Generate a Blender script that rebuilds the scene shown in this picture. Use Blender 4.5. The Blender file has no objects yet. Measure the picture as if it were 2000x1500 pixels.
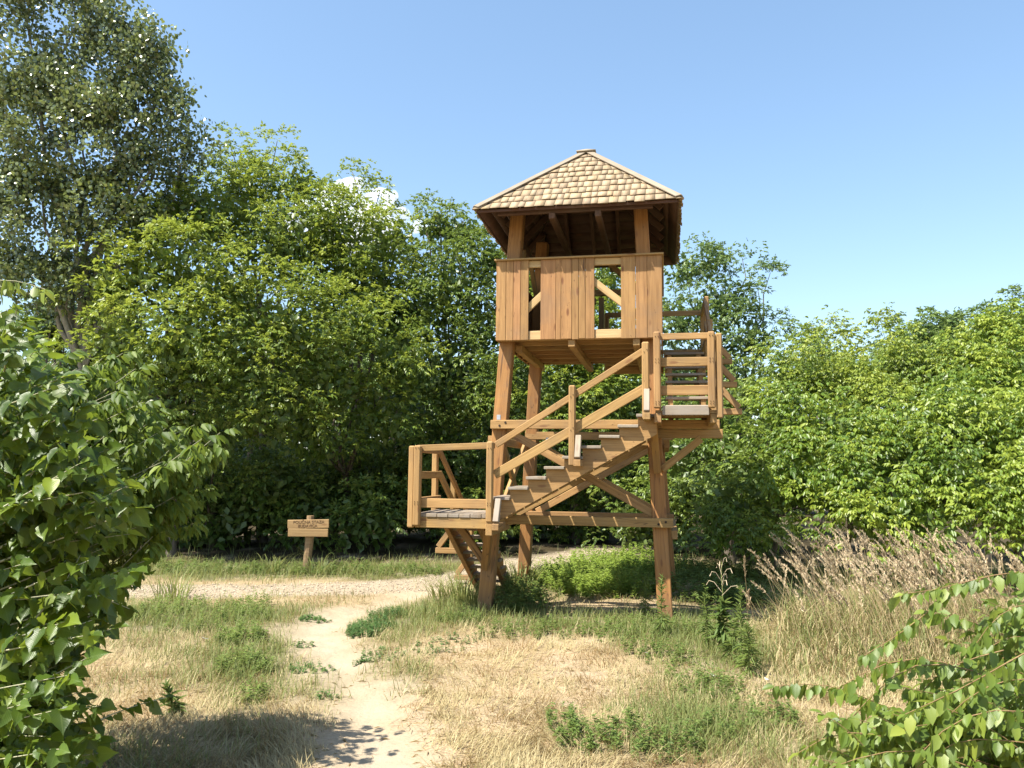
import bpy, bmesh, math, random
import numpy as np
from mathutils import Vector, Matrix, Quaternion

R = math.radians
rnd = random.Random(11)
rng = np.random.default_rng(11)
SC = bpy.context.scene
COL = SC.collection

# ------------------------------------------------------------------ camera, sky, sun, exposure
F_PX, HORIZON, ROLL, CAM_Z = 1540.0, 915.0, 0.010, 2.0
PITCH = math.atan((HORIZON - 750) / F_PX)
cam = bpy.data.cameras.new("camera")
cam.sensor_width = 36.0
cam.lens = 36.0 * F_PX / 2000.0
cam.clip_start, cam.clip_end = 0.05, 6000
camo = bpy.data.objects.new("camera", cam)
COL.objects.link(camo)
camo.matrix_world = Matrix.Translation((0, 0, CAM_Z)) @ Matrix.Rotation(R(90) + PITCH, 4, 'X') @ Matrix.Rotation(ROLL, 4, 'Z')
SC.camera = camo

TOWER_YAW = R(-11.0)
sun_travel = Vector((1, 1, -2.35)).normalized()            # in the tower's frame
sun_travel = Matrix.Rotation(TOWER_YAW, 3, 'Z') @ sun_travel
sun_dir = -sun_travel
SUN_EL = math.asin(sun_dir.z)
SUN_ROT = math.atan2(sun_dir.x, sun_dir.y)

world = bpy.data.worlds.new("World")
SC.world = world
world.use_nodes = True
nt = world.node_tree
nt.nodes.clear()
wo = nt.nodes.new('ShaderNodeOutputWorld')
bg = nt.nodes.new('ShaderNodeBackground')
sky = nt.nodes.new('ShaderNodeTexSky')
sky.sky_type = 'NISHITA'
sky.sun_disc = False
sky.sun_elevation = SUN_EL
sky.sun_rotation = SUN_ROT
sky.air_density = 1.0
sky.dust_density = 0.7
sky.ozone_density = 2.0
bg.inputs[1].default_value = 0.147
hs = nt.nodes.new('ShaderNodeHueSaturation')
hs.inputs['Saturation'].default_value = 1.10
gm_ = nt.nodes.new('ShaderNodeGamma')
gm_.inputs['Gamma'].default_value = 0.80
hs.inputs['Hue'].default_value = 0.496
nt.links.new(sky.outputs[0], gm_.inputs['Color'])
nt.links.new(gm_.outputs[0], hs.inputs['Color'])
nt.links.new(hs.outputs[0], bg.inputs[0])
nt.links.new(bg.outputs[0], wo.inputs[0])

sun = bpy.data.lights.new("sun", 'SUN')
sun.energy = 5.0
sun.angle = R(0.53)
sun.color = (1.0, 0.95, 0.84)
suno = bpy.data.objects.new("sun", sun)
suno.rotation_euler = sun_travel.to_track_quat('-Z', 'Y').to_euler()
suno.location = (-20, -10, 40)
COL.objects.link(suno)

SC.view_settings.view_transform = 'Standard'
SC.view_settings.look = 'None'
SC.view_settings.exposure = 1.3
SC.view_settings.gamma = 1.0
SC.view_settings.use_curve_mapping = False
SC.render.engine = 'CYCLES'
SC.cycles.max_bounces = 8
SC.cycles.diffuse_bounces = 4
SC.cycles.transmission_bounces = 4
SC.cycles.glossy_bounces = 2
SC.cycles.use_denoising = True
SC.cycles.volume_bounces = 10


def ray(px, py):
    a, b = (px - 1000) / F_PX, -(py - 750) / F_PX
    cr, sr = math.cos(ROLL), math.sin(ROLL)
    u, v = a * cr - b * sr, a * sr + b * cr
    c, s = math.cos(PITCH), math.sin(PITCH)
    return u, c - v * s, s + v * c


def at(px, py, Y):
    """the place in the world that stands at distance Y along that line of sight"""
    d = ray(px, py)
    k = Y / d[1]
    return Vector((d[0] * k, Y, CAM_Z + d[2] * k))


def on_ground(px, py, z=0.0):
    d = ray(px, py)
    k = (z - CAM_Z) / d[2]
    return Vector((d[0] * k, d[1] * k, z))


# ------------------------------------------------------------------ object helpers
def tag(o, label=None, cat=None, group=None, kind=None):
    if label: o['label'] = label
    if cat: o['category'] = cat
    if group: o['group'] = group
    if kind: o['kind'] = kind
    return o


def empty(name, loc=(0, 0, 0), rz=0.0, parent=None):
    o = bpy.data.objects.new(name, None)
    o.location = loc
    o.rotation_euler = (0, 0, rz)
    o.empty_display_size = 0.2
    COL.objects.link(o)
    if parent: o.parent = parent
    return o


def link(name, me, parent=None, mat=None):
    if mat is not None and not me.materials: me.materials.append(mat)
    o = bpy.data.objects.new(name, me)
    COL.objects.link(o)
    if parent: o.parent = parent
    return o


def np_mesh(name, verts, faces, mat=None, attrs=None, smooth=False):
    """faces: (n,k) int array with k = 3 or 4; attrs: {name: per-vertex float array}"""
    me = bpy.data.meshes.new(name)
    verts = np.asarray(verts, np.float32)
    faces = np.asarray(faces, np.int32)
    n, k = faces.shape
    me.vertices.add(len(verts))
    me.vertices.foreach_set('co', verts.ravel())
    me.loops.add(n * k)
    me.loops.foreach_set('vertex_index', faces.ravel())
    me.polygons.add(n)
    me.polygons.foreach_set('loop_start', np.arange(0, n * k, k, dtype=np.int32))
    me.polygons.foreach_set('loop_total', np.full(n, k, np.int32))
    if smooth: me.polygons.foreach_set('use_smooth', np.ones(n, bool))
    if attrs:
        for an, av in attrs.items():
            a = me.attributes.new(an, 'FLOAT', 'POINT')
            a.data.foreach_set('value', np.asarray(av, np.float32))
    me.update(calc_edges=True)
    if mat: me.materials.append(mat)
    return me


# ------------------------------------------------------------------ materials
def new_mat(name):
    m = bpy.data.materials.new(name)
    m.use_nodes = True
    t = m.node_tree
    t.nodes.clear()
    out = t.nodes.new('ShaderNodeOutputMaterial')
    return m, t, out


def N(t, typ, **kw):
    n = t.nodes.new(typ)
    for k, v in kw.items():
        if k in n.inputs: n.inputs[k].default_value = v
        else: setattr(n, k, v)
    return n


def ramp(t, fac, stops):
    r = t.nodes.new('ShaderNodeValToRGB')
    while len(r.color_ramp.elements) < len(stops): r.color_ramp.elements.new(0.5)
    for e, (p, c) in zip(r.color_ramp.elements, stops):
        e.position = p
        e.color = (*c, 1) if len(c) == 3 else c
    t.links.new(fac, r.inputs[0])
    return r


def mixc(t, fac, a, b, mode='MIX'):
    m = t.nodes.new('ShaderNodeMix')
    m.data_type = 'RGBA'
    m.blend_type = mode
    for sock, v in ((m.inputs[0], fac), (m.inputs[6], a), (m.inputs[7], b)):
        if isinstance(v, bpy.types.NodeSocket): t.links.new(v, sock)
        elif isinstance(v, (int, float)): sock.default_value = v
        else: sock.default_value = (*v, 1)
    return m.outputs[2]


def math_n(t, op, a, b=None, c=None):
    m = t.nodes.new('ShaderNodeMath')
    m.operation = op
    for i, v in enumerate((a, b, c)):
        if v is None: continue
        if isinstance(v, bpy.types.NodeSocket): t.links.new(v, m.inputs[i])
        else: m.inputs[i].default_value = v
    return m.outputs[0]


def wood(name, dark, light, grey=None, grey_amt=0.0, knots=1.0, rough=0.75, scale=1.0, var=0.35, cracks=0.0):
    dark, light = tuple(0.74 * x for x in dark), tuple(0.74 * x for x in light)
    if grey: grey = tuple(0.74 * x for x in grey)
    m, t, out = new_mat(name)
    tc = N(t, 'ShaderNodeTexCoord')
    oi = N(t, 'ShaderNodeObjectInfo')
    off = t.nodes.new('ShaderNodeVectorMath'); off.operation = 'ADD'
    comb = N(t, 'ShaderNodeCombineXYZ')
    r37 = math_n(t, 'MULTIPLY', oi.outputs['Random'], 37.0)
    for i in range(3): t.links.new(r37, comb.inputs[i])
    t.links.new(tc.outputs['Object'], off.inputs[0]); t.links.new(comb.outputs[0], off.inputs[1])

    def mapped(sx, sy, sz):
        mp = N(t, 'ShaderNodeMapping')
        mp.inputs['Scale'].default_value = (sx * scale, sy * scale, sz * scale)
        t.links.new(off.outputs[0], mp.inputs[0])
        return mp.outputs[0]
    n1 = N(t, 'ShaderNodeTexNoise', Scale=1.0, Detail=6.0, Roughness=0.6, Distortion=0.6)
    t.links.new(mapped(1.4, 26, 26), n1.inputs['Vector'])
    n2 = N(t, 'ShaderNodeTexNoise', Scale=1.0, Detail=3.0, Roughness=0.6, Distortion=0.3)
    t.links.new(mapped(3.5, 120, 120), n2.inputs['Vector'])
    n3 = N(t, 'ShaderNodeTexNoise', Scale=2.2, Detail=3.0)
    t.links.new(mapped(1, 3, 3), n3.inputs['Vector'])
    g = math_n(t, 'ADD', math_n(t, 'MULTIPLY', n1.outputs[0], 0.65), math_n(t, 'MULTIPLY', n2.outputs[0], 0.35))
    base = ramp(t, g, [(0.30, dark), (0.5, tuple(0.45 * a + 0.55 * b for a, b in zip(dark, light))), (0.68, light)])
    col = base.outputs[0]
    vv = math_n(t, 'ADD', 1.0 - var / 2, math_n(t, 'MULTIPLY', oi.outputs['Random'], var))
    vv2 = math_n(t, 'MULTIPLY', vv, math_n(t, 'ADD', 0.82, math_n(t, 'MULTIPLY', n3.outputs[0], 0.36)))
    h = N(t, 'ShaderNodeHueSaturation')
    t.links.new(vv2, h.inputs['Value']); t.links.new(col, h.inputs['Color'])
    t.links.new(math_n(t, 'ADD', 0.498, math_n(t, 'MULTIPLY', math_n(t, 'FRACT', r37), 0.012)), h.inputs['Hue'])
    col = h.outputs[0]
    if knots:
        vo = N(t, 'ShaderNodeTexVoronoi', Scale=1.0)
        t.links.new(mapped(2.3, 7, 7), vo.inputs['Vector'])
        k = ramp(t, vo.outputs['Distance'], [(0.0, (1, 1, 1)), (0.10, (0.8, 0.8, 0.8)), (0.17, (0, 0, 0))])
        col = mixc(t, math_n(t, 'MULTIPLY', k.outputs[0], 0.75 * knots), col, (0.16, 0.065, 0.025))
    if cracks:
        n4 = N(t, 'ShaderNodeTexNoise', Scale=1.0, Detail=2.0, Distortion=0.8)
        t.links.new(mapped(0.5, 9, 9), n4.inputs['Vector'])
        d = math_n(t, 'ABSOLUTE', math_n(t, 'SUBTRACT', n4.outputs[0], 0.5))
        ck = ramp(t, d, [(0.0, (1, 1, 1)), (0.006 * cracks, (0, 0, 0))])
        col = mixc(t, math_n(t, 'MULTIPLY', ck.outputs[0], 0.85), col, (0.05, 0.02, 0.01))
    if grey:
        gr = ramp(t, n3.outputs[0], [(0.35, (0, 0, 0)), (0.6, (1, 1, 1))])
        col = mixc(t, math_n(t, 'MULTIPLY', gr.outputs[0], grey_amt), col, grey)
    pos = N(t, 'ShaderNodeNewGeometry')
    ns = N(t, 'ShaderNodeTexNoise', Scale=1.7, Detail=5.0, Roughness=0.65)
    t.links.new(pos.outputs['Position'], ns.inputs['Vector'])
    st = ramp(t, ns.outputs[0], [(0.50, (0, 0, 0)), (0.66, (1, 1, 1))])
    col = mixc(t, math_n(t, 'MULTIPLY', st.outputs[0], 0.30), col, (0.17, 0.12, 0.08))
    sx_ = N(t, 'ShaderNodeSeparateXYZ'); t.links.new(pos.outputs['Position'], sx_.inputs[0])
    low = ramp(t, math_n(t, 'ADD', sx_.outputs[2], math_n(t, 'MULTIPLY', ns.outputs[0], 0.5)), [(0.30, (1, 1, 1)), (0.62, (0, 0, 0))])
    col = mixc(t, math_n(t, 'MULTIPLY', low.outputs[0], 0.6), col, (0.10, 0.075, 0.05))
    p = N(t, 'ShaderNodeBsdfPrincipled', Roughness=rough)
    p.inputs['Specular IOR Level'].default_value = 0.35
    t.links.new(col, p.inputs['Base Color'])
    bp = N(t, 'ShaderNodeBump', Strength=0.35, Distance=0.004)
    t.links.new(g, bp.inputs['Height']); t.links.new(bp.outputs[0], p.inputs['Normal'])
    t.links.new(p.outputs[0], out.inputs[0])
    return m


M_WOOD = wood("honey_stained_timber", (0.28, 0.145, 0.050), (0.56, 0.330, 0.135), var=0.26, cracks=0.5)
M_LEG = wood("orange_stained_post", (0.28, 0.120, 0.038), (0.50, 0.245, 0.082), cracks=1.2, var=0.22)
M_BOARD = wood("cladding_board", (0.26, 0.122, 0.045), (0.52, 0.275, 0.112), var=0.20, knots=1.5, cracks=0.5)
M_PALE = wood("pale_sunlit_timber", (0.50, 0.30, 0.12), (0.72, 0.50, 0.25), var=0.15, knots=0.5)  # paler copy of the timber: sun through the board gaps put into colour
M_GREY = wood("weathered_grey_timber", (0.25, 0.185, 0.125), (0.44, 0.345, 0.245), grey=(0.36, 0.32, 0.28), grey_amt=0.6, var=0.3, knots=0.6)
M_ROOFIN = wood("shaded_roof_timber", (0.075, 0.036, 0.022), (0.15, 0.072, 0.042), var=0.25)  # timber darkened so its colour carries the shade under the roof
M_SHINGLE = wood("cedar_shingle", (0.24, 0.15, 0.075), (0.56, 0.40, 0.235), grey=(0.46, 0.37, 0.265), grey_amt=0.5, var=0.55, knots=0.0, scale=1.3)
M_HIP = wood("bleached_hip_board", (0.25, 0.19, 0.125), (0.40, 0.32, 0.23), grey=(0.36, 0.31, 0.25), grey_amt=0.5, var=0.2, knots=0.4)
M_SIGN = wood("sign_board_wood", (0.26, 0.155, 0.065), (0.50, 0.33, 0.155), var=0.25, knots=0.8)
M_BARKPOST = wood("rough_peeled_log", (0.16, 0.09, 0.045), (0.50, 0.33, 0.17), var=0.2, scale=0.7)


def plain(name, col, rough=0.5, metal=0.0, spec=0.5):
    m, t, out = new_mat(name)
    p = N(t, 'ShaderNodeBsdfPrincipled', Roughness=rough, Metallic=metal)
    p.inputs['Specular IOR Level'].default_value = spec
    n = N(t, 'ShaderNodeTexNoise', Scale=30.0, Detail=4.0)
    c = ramp(t, n.outputs[0], [(0.3, tuple(0.75 * x for x in col)), (0.7, col)])
    t.links.new(c.outputs[0], p.inputs['Base Color'])
    t.links.new(p.outputs[0], out.inputs[0])
    return m


M_ZINC = plain("galvanised_steel", (0.62, 0.62, 0.64), 0.4, 0.8)
M_HOLE = plain("dark_bolt_recess", (0.03, 0.018, 0.012), 0.9)
M_INK = plain("burnt_lettering", (0.105, 0.055, 0.024), 0.9)


def leafmat(name, c0, c1, c2, trans=0.35, tcol=None, rough=0.42, spec=0.5, veins=False):
    """c0..c2: dark, mid and bright leaf colours picked by the per-leaf attribute 'v'"""
    m, t, out = new_mat(name)
    a = N(t, 'ShaderNodeAttribute', attribute_name='v')
    oi = N(t, 'ShaderNodeObjectInfo')
    geo = N(t, 'ShaderNodeNewGeometry')
    n = N(t, 'ShaderNodeTexNoise', Scale=0.55, Detail=2.0)
    t.links.new(geo.outputs['Position'], n.inputs['Vector'])
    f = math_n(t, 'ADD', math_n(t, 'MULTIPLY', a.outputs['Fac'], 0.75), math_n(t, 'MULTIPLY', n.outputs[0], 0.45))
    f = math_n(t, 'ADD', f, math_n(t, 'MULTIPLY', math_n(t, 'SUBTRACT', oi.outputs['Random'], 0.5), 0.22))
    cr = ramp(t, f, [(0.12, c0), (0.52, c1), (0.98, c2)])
    back = mixc(t, 0.35, cr.outputs[0], (0.19, 0.22, 0.09))
    col = mixc(t, geo.outputs['Backfacing'], cr.outputs[0], back)
    p = N(t, 'ShaderNodeBsdfPrincipled', Roughness=rough)
    p.inputs['Specular IOR Level'].default_value = spec
    t.links.new(col, p.inputs['Base Color'])
    if veins:
        lu = N(t, 'ShaderNodeAttribute', attribute_name='lu').outputs['Fac']
        lw = math_n(t, 'ABSOLUTE', N(t, 'ShaderNodeAttribute', attribute_name='lw').outputs['Fac'])
        s_ = math_n(t, 'SINE', math_n(t, 'MULTIPLY', math_n(t, 'SUBTRACT', lu, math_n(t, 'MULTIPLY', lw, 0.9)), 58.0))
        side_v = ramp(t, s_, [(0.86, (0, 0, 0)), (1.0, (1, 1, 1))]).outputs[0]
        mid_v = ramp(t, lw, [(0.0, (1, 1, 1)), (0.028, (0, 0, 0))]).outputs[0]
        vn = math_n(t, 'MAXIMUM', math_n(t, 'MULTIPLY', side_v, 0.55), mid_v)
        colv = mixc(t, math_n(t, 'MULTIPLY', vn, 0.22), col, (0.30, 0.36, 0.12))
        t.links.new(colv, p.inputs['Base Color'])
        bpv = N(t, 'ShaderNodeBump', Strength=0.16, Distance=0.004)
        nz = N(t, 'ShaderNodeTexNoise', Scale=60.0, Detail=2.0)
        t.links.new(geo.outputs['Position'], nz.inputs['Vector'])
        t.links.new(math_n(t, 'ADD', math_n(t, 'MULTIPLY', s_, -0.4), nz.outputs[0]), bpv.inputs['Height']); t.links.new(bpv.outputs[0], p.inputs['Normal'])
    tr = N(t, 'ShaderNodeBsdfTranslucent')
    tcn = mixc(t, 0.6, cr.outputs[0], tcol or tuple(min(1, 1.6 * x) for x in c2))
    t.links.new(tcn, tr.inputs[0])
    mx = N(t, 'ShaderNodeMixShader')
    mx.inputs[0].default_value = trans
    t.links.new(p.outputs[0], mx.inputs[1]); t.links.new(tr.outputs[0], mx.inputs[2])
    t.links.new(mx.outputs[0], out.inputs[0])
    return m


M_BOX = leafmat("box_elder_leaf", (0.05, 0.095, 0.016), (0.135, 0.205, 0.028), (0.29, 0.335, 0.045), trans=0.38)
M_BOXD = leafmat("box_elder_leaf_dark_shade", (0.038, 0.078, 0.016), (0.095, 0.155, 0.026), (0.21, 0.27, 0.045), trans=0.33)  # darker leaf copy, also carries the shade of the wood in its colour
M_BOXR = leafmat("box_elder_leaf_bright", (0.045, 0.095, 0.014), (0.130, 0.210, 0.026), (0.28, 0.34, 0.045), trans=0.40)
M_FAR = leafmat("distant_leaf", (0.055, 0.095, 0.035), (0.10, 0.165, 0.05), (0.18, 0.25, 0.06), trans=0.33)
M_POP = leafmat("poplar_leaf", (0.038, 0.058, 0.026), (0.085, 0.118, 0.045), (0.20, 0.24, 0.07), trans=0.25, rough=0.25, spec=1.0)
M_MUL = leafmat("mulberry_leaf", (0.022, 0.048, 0.008), (0.062, 0.112, 0.012), (0.23, 0.29, 0.025), trans=0.36, rough=0.40, spec=0.40, veins=True)
M_BOXN = leafmat("near_box_elder_leaf", (0.032, 0.066, 0.010), (0.085, 0.135, 0.018), (0.20, 0.26, 0.035), trans=0.38, rough=0.5, spec=0.3, veins=True)
M_DOG = leafmat("dogwood_leaf", (0.05, 0.095, 0.014), (0.125, 0.19, 0.026), (0.29, 0.33, 0.055), trans=0.42, veins=True)
M_WEED = leafmat("weed_leaf", (0.05, 0.092, 0.022), (0.11, 0.165, 0.038), (0.22, 0.275, 0.07), trans=0.35, rough=0.6, spec=0.3)
M_NETTLE = leafmat("nettle_leaf", (0.06, 0.11, 0.018), (0.15, 0.235, 0.035), (0.28, 0.35, 0.065), trans=0.38, rough=0.6, spec=0.3)
M_SPURGE = leafmat("bluish_weed_leaf", (0.04, 0.09, 0.030), (0.075, 0.15, 0.045), (0.13, 0.22, 0.06), trans=0.30, rough=0.6, spec=0.3)
M_GRASS = leafmat("green_grass", (0.065, 0.105, 0.022), (0.145, 0.18, 0.042), (0.30, 0.29, 0.10), trans=0.35, rough=0.6, spec=0.3)
M_STRAW = leafmat("dry_straw", (0.24, 0.16, 0.078), (0.44, 0.32, 0.165), (0.62, 0.49, 0.29), trans=0.25, tcol=(0.42, 0.31, 0.14), rough=0.6, spec=0.35)
M_PLUME = leafmat("reed_plume", (0.33, 0.23, 0.14), (0.52, 0.39, 0.25), (0.68, 0.55, 0.38), trans=0.3, tcol=(0.5, 0.34, 0.2), rough=0.8, spec=0.1)


def barkmat(name, a, b):
    m, t, out = new_mat(name)
    tc = N(t, 'ShaderNodeTexCoord')
    mp = N(t, 'ShaderNodeMapping'); mp.inputs['Scale'].default_value = (9, 9, 2.2)
    t.links.new(tc.outputs['Object'], mp.inputs[0])
    n = N(t, 'ShaderNodeTexNoise', Scale=2.0, Detail=6.0, Roughness=0.7)
    t.links.new(mp.outputs[0], n.inputs['Vector'])
    c = ramp(t, n.outputs[0], [(0.3, a), (0.7, b)])
    p = N(t, 'ShaderNodeBsdfPrincipled', Roughness=0.85)
    p.inputs['Specular IOR Level'].default_value = 0.2
    t.links.new(c.outputs[0], p.inputs['Base Color'])
    bp = N(t, 'ShaderNodeBump', Strength=0.6, Distance=0.02)
    t.links.new(n.outputs[0], bp.inputs['Height']); t.links.new(bp.outputs[0], p.inputs['Normal'])
    t.links.new(p.outputs[0], out.inputs[0])
    return m


M_BARK = barkmat("grey_brown_bark", (0.07, 0.055, 0.04), (0.22, 0.18, 0.14))
M_BARKP = barkmat("pale_poplar_bark", (0.16, 0.15, 0.12), (0.36, 0.34, 0.28))
M_TWIG = barkmat("pale_twig", (0.26, 0.25, 0.15), (0.46, 0.44, 0.30))
M_TWIGR = barkmat("brown_twig", (0.14, 0.085, 0.04), (0.30, 0.20, 0.10))
M_STEM = barkmat("green_stem", (0.10, 0.13, 0.03), (0.22, 0.24, 0.08))

# ------------------------------------------------------------------ ground
PATH = [((-0.98, 3.5), (-0.32, 3.5)), ((-1.12, 5.5), (-0.58, 5.5)), ((-1.42, 6.6), (-0.88, 6.6)), ((-1.72, 7.5), (-1.12, 7.5)),
        ((-2.20, 8.65), (-1.50, 8.65)), ((-2.74, 9.7), (-1.90, 9.7)), ((-2.70, 10.8), (-2.02, 10.8)),
        ((-2.32, 11.65), (-1.74, 11.65)), ((-1.95, 12.45), (-1.42, 12.45)), ((-1.5, 13.2), (-1.1, 13.3))]
ROAD = [((-14, 13.6), (-13, 11.9)), ((-7.7, 13.45), (-6.83, 12.0)), ((-6.04, 13.6), (-5.38, 12.2)), ((-4.38, 13.8), (-3.9, 12.4)),
        ((-2.66, 14.1), (-2.38, 12.7)), ((-1.38, 14.9), (-1.24, 13.4)), ((-0.37, 16.2), (-0.30, 14.8)), ((0.26, 17.4), (0.4, 15.8)),
        ((1.33, 18.7), (1.6, 17.0)), ((3.6, 21.0), (4.3, 19.4))]


def strip_mask(X, Y, strip, soft):
    """1 inside the strip, falling off over 'soft' metres (centre line + half width)"""
    c = [(np.array(a) + np.array(b)) / 2 for a, b in strip]
    w = [np.linalg.norm(np.array(a) - np.array(b)) / 2 * (.88 if strip is PATH else .9) for a, b in strip]
    best = np.full(X.shape, -9.0)
    for i in range(len(c) - 1):
        d = c[i + 1] - c[i]
        L2 = d @ d
        t_ = np.clip(((X - c[i][0]) * d[0] + (Y - c[i][1]) * d[1]) / L2, 0, 1)
        dist = np.hypot(X - c[i][0] - t_ * d[0], Y - c[i][1] - t_ * d[1])
        ww = w[i] + (w[i + 1] - w[i]) * t_
        best = np.maximum(best, (ww - dist) / soft)
    return np.clip(best + 0.5, 0, 1)


def vnoise(X, Y, s, seed=0):
    """smooth value noise"""
    r_ = np.random.default_rng(seed).random((64, 64))
    x, y = X / s + 200, Y / s + 200
    xi, yi = np.floor(x).astype(int), np.floor(y).astype(int)
    fx, fy = x - xi, y - yi
    fx, fy = fx * fx * (3 - 2 * fx), fy * fy * (3 - 2 * fy)
    g = lambda i, j: r_[i % 64, j % 64]
    return (g(xi, yi) * (1 - fx) + g(xi + 1, yi) * fx) * (1 - fy) + (g(xi, yi + 1) * (1 - fx) + g(xi + 1, yi + 1) * fx) * fy


def height(X, Y):
    X, Y = np.asarray(X, float), np.asarray(Y, float)
    h = 0.07 * (vnoise(X, Y, 2.3, 1) - .5) + 0.035 * (vnoise(X, Y, 0.6, 2) - .5) + 0.014 * (vnoise(X, Y, 0.16, 3) - .5)
    h = h - 0.05 * strip_mask(X, Y, PATH, 0.5)
    h = h + 0.10 * np.clip((Y - 15.5) / 4, 0, 1) + 0.16 * np.clip((X - 3.2) / 3, 0, 1) * np.clip((11 - Y) / 3, 0, 1)
    return h * np.clip((60 - np.hypot(X, Y)) / 30, 0, 1)


def green_field(X, Y):
    """how green the grass is at a place (0 = straw, 1 = green)"""
    g = 0.30 + 0.9 * (vnoise(X, Y, 1.3, 5) - .5) + 0.5 * (vnoise(X, Y, 0.45, 6) - .5)
    blob = lambda cx, cy, rx, ry: np.exp(-(((X - cx) / rx) ** 2 + ((Y - cy) / ry) ** 2))
    g += 0.40 * blob(-3.4, 9.2, 1.0, 1.6) + 0.75 * blob(-2.6, 8.6, 0.25, 1.1) + 1.0 * blob(-4.0, 10.8, 1.6, 0.8)
    g += 0.9 * blob(-0.5, 11.6, 1.1, 0.9) + 0.8 * blob(1.2, 10.6, 1.6, 0.8) + 0.9 * blob(2.4, 9.0, 0.9, 1.3) + 0.30 * blob(1.7, 7.3, 0.9, 0.9)
    g += 0.32 * blob(1.4, 6.2, 0.5, 0.7) + 0.8 * blob(2.6, 5.5, 0.9, 0.8)
    g += 0.9 * np.clip((Y - 13.9) / 0.8, 0, 1)
    g -= 0.7 * blob(0.3, 8.0, 1.2, 1.6) + 0.5 * blob(-3.0, 6.8, 0.8, 0.7) + 0.9 * blob(4.2, 8.2, 1.6, 1.3)
    return np.clip(g, 0, 1)


def axis(lo, hi, step, far, k=1.22):
    a = list(np.arange(lo, hi + 1e-6, step))
    s = step
    while a[-1] < far: s *= k; a.append(a[-1] + s)
    s = step
    while a[0] > -far: s *= k; a.insert(0, a[0] - s)
    return np.array(a)


gx, gy = axis(-7.5, 7.5, 0.07, 1500), axis(3.6, 16.5, 0.07, 1500)
GX, GY = np.meshgrid(gx, gy)
H = height(GX, GY)
nx, ny = len(gx), len(gy)
idx = np.arange(nx * ny).reshape(ny, nx)
quads = np.stack([idx[:-1, :-1], idx[:-1, 1:], idx[1:, 1:], idx[1:, :-1]], -1).reshape(-1, 4)
edge = 0.45 * (vnoise(GX, GY, 0.5, 8) - .5) + 0.35 * (vnoise(GX, GY, 0.17, 9) - .5)
pm = np.clip(strip_mask(GX, GY, PATH, 0.75) + edge, 0, 1)
rm = np.clip(strip_mask(GX, GY, ROAD, 0.35) + edge * .7, 0, 1)
gm = green_field(GX, GY)

m, t, out = new_mat("meadow_ground")
A = lambda n: N(t, 'ShaderNodeAttribute', attribute_name=n).outputs['Fac']
tc = N(t, 'ShaderNodeNewGeometry')
n1 = N(t, 'ShaderNodeTexNoise', Scale=2.2, Detail=8.0, Roughness=0.65); t.links.new(tc.outputs['Position'], n1.inputs['Vector'])
n2 = N(t, 'ShaderNodeTexNoise', Scale=38.0, Detail=6.0, Roughness=0.7); t.links.new(tc.outputs['Position'], n2.inputs['Vector'])
n3 = N(t, 'ShaderNodeTexNoise', Scale=170.0, Detail=3.0, Roughness=0.7); t.links.new(tc.outputs['Position'], n3.inputs['Vector'])
soil = ramp(t, n2.outputs[0], [(0.28, (0.26, 0.17, 0.095)), (0.5, (0.47, 0.345, 0.205)), (0.72, (0.64, 0.51, 0.33))]).outputs[0]
soilg = ramp(t, n2.outputs[0], [(0.3, (0.07, 0.075, 0.022)), (0.7, (0.21, 0.19, 0.08))]).outputs[0]
sand = ramp(t, n1.outputs[0], [(0.3, (0.44, 0.35, 0.245)), (0.7, (0.55, 0.455, 0.33))]).outputs[0]
sand = mixc(t, 0.35, sand, ramp(t, n3.outputs[0], [(0.3, (0.31, 0.24, 0.16)), (0.6, (0.62, 0.52, 0.39))]).outputs[0])
grav = ramp(t, n3.outputs[0], [(0.3, (0.27, 0.215, 0.145)), (0.55, (0.48, 0.39, 0.28)), (0.75, (0.64, 0.54, 0.41))]).outputs[0]
c = mixc(t, A('green'), soil, soilg)
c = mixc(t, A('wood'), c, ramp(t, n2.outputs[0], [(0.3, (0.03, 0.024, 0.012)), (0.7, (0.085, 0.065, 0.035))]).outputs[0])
c = mixc(t, A('road'), c, grav)
c = mixc(t, A('path'), c, sand)
c = mixc(t, 1.0, c, (0.74, 0.74, 0.74), 'MULTIPLY')
p = N(t, 'ShaderNodeBsdfPrincipled', Roughness=0.95)
p.inputs['Specular IOR Level'].default_value = 0.1
t.links.new(c, p.inputs['Base Color'])
n4 = N(t, 'ShaderNodeTexNoise', Scale=9.0, Detail=3.0); t.links.new(tc.outputs['Position'], n4.inputs['Vector'])
hh = math_n(t, 'ADD', math_n(t, 'ADD', n2.outputs[0], math_n(t, 'MULTIPLY', n4.outputs[0], 2.2)), math_n(t, 'MULTIPLY', n3.outputs[0], 0.35))
bp = N(t, 'ShaderNodeBump', Strength=0.7, Distance=0.02)
t.links.new(hh, bp.inputs['Height']); t.links.new(bp.outputs[0], p.inputs['Normal'])
t.links.new(p.outputs[0], out.inputs[0])
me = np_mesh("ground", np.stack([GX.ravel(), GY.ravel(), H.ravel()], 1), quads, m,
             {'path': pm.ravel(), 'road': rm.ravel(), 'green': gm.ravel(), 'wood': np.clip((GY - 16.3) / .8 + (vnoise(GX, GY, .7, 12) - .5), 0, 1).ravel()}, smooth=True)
tag(link("ground", me), "dry meadow ground with a winding sandy footpath and a gravel track", kind='structure')

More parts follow.
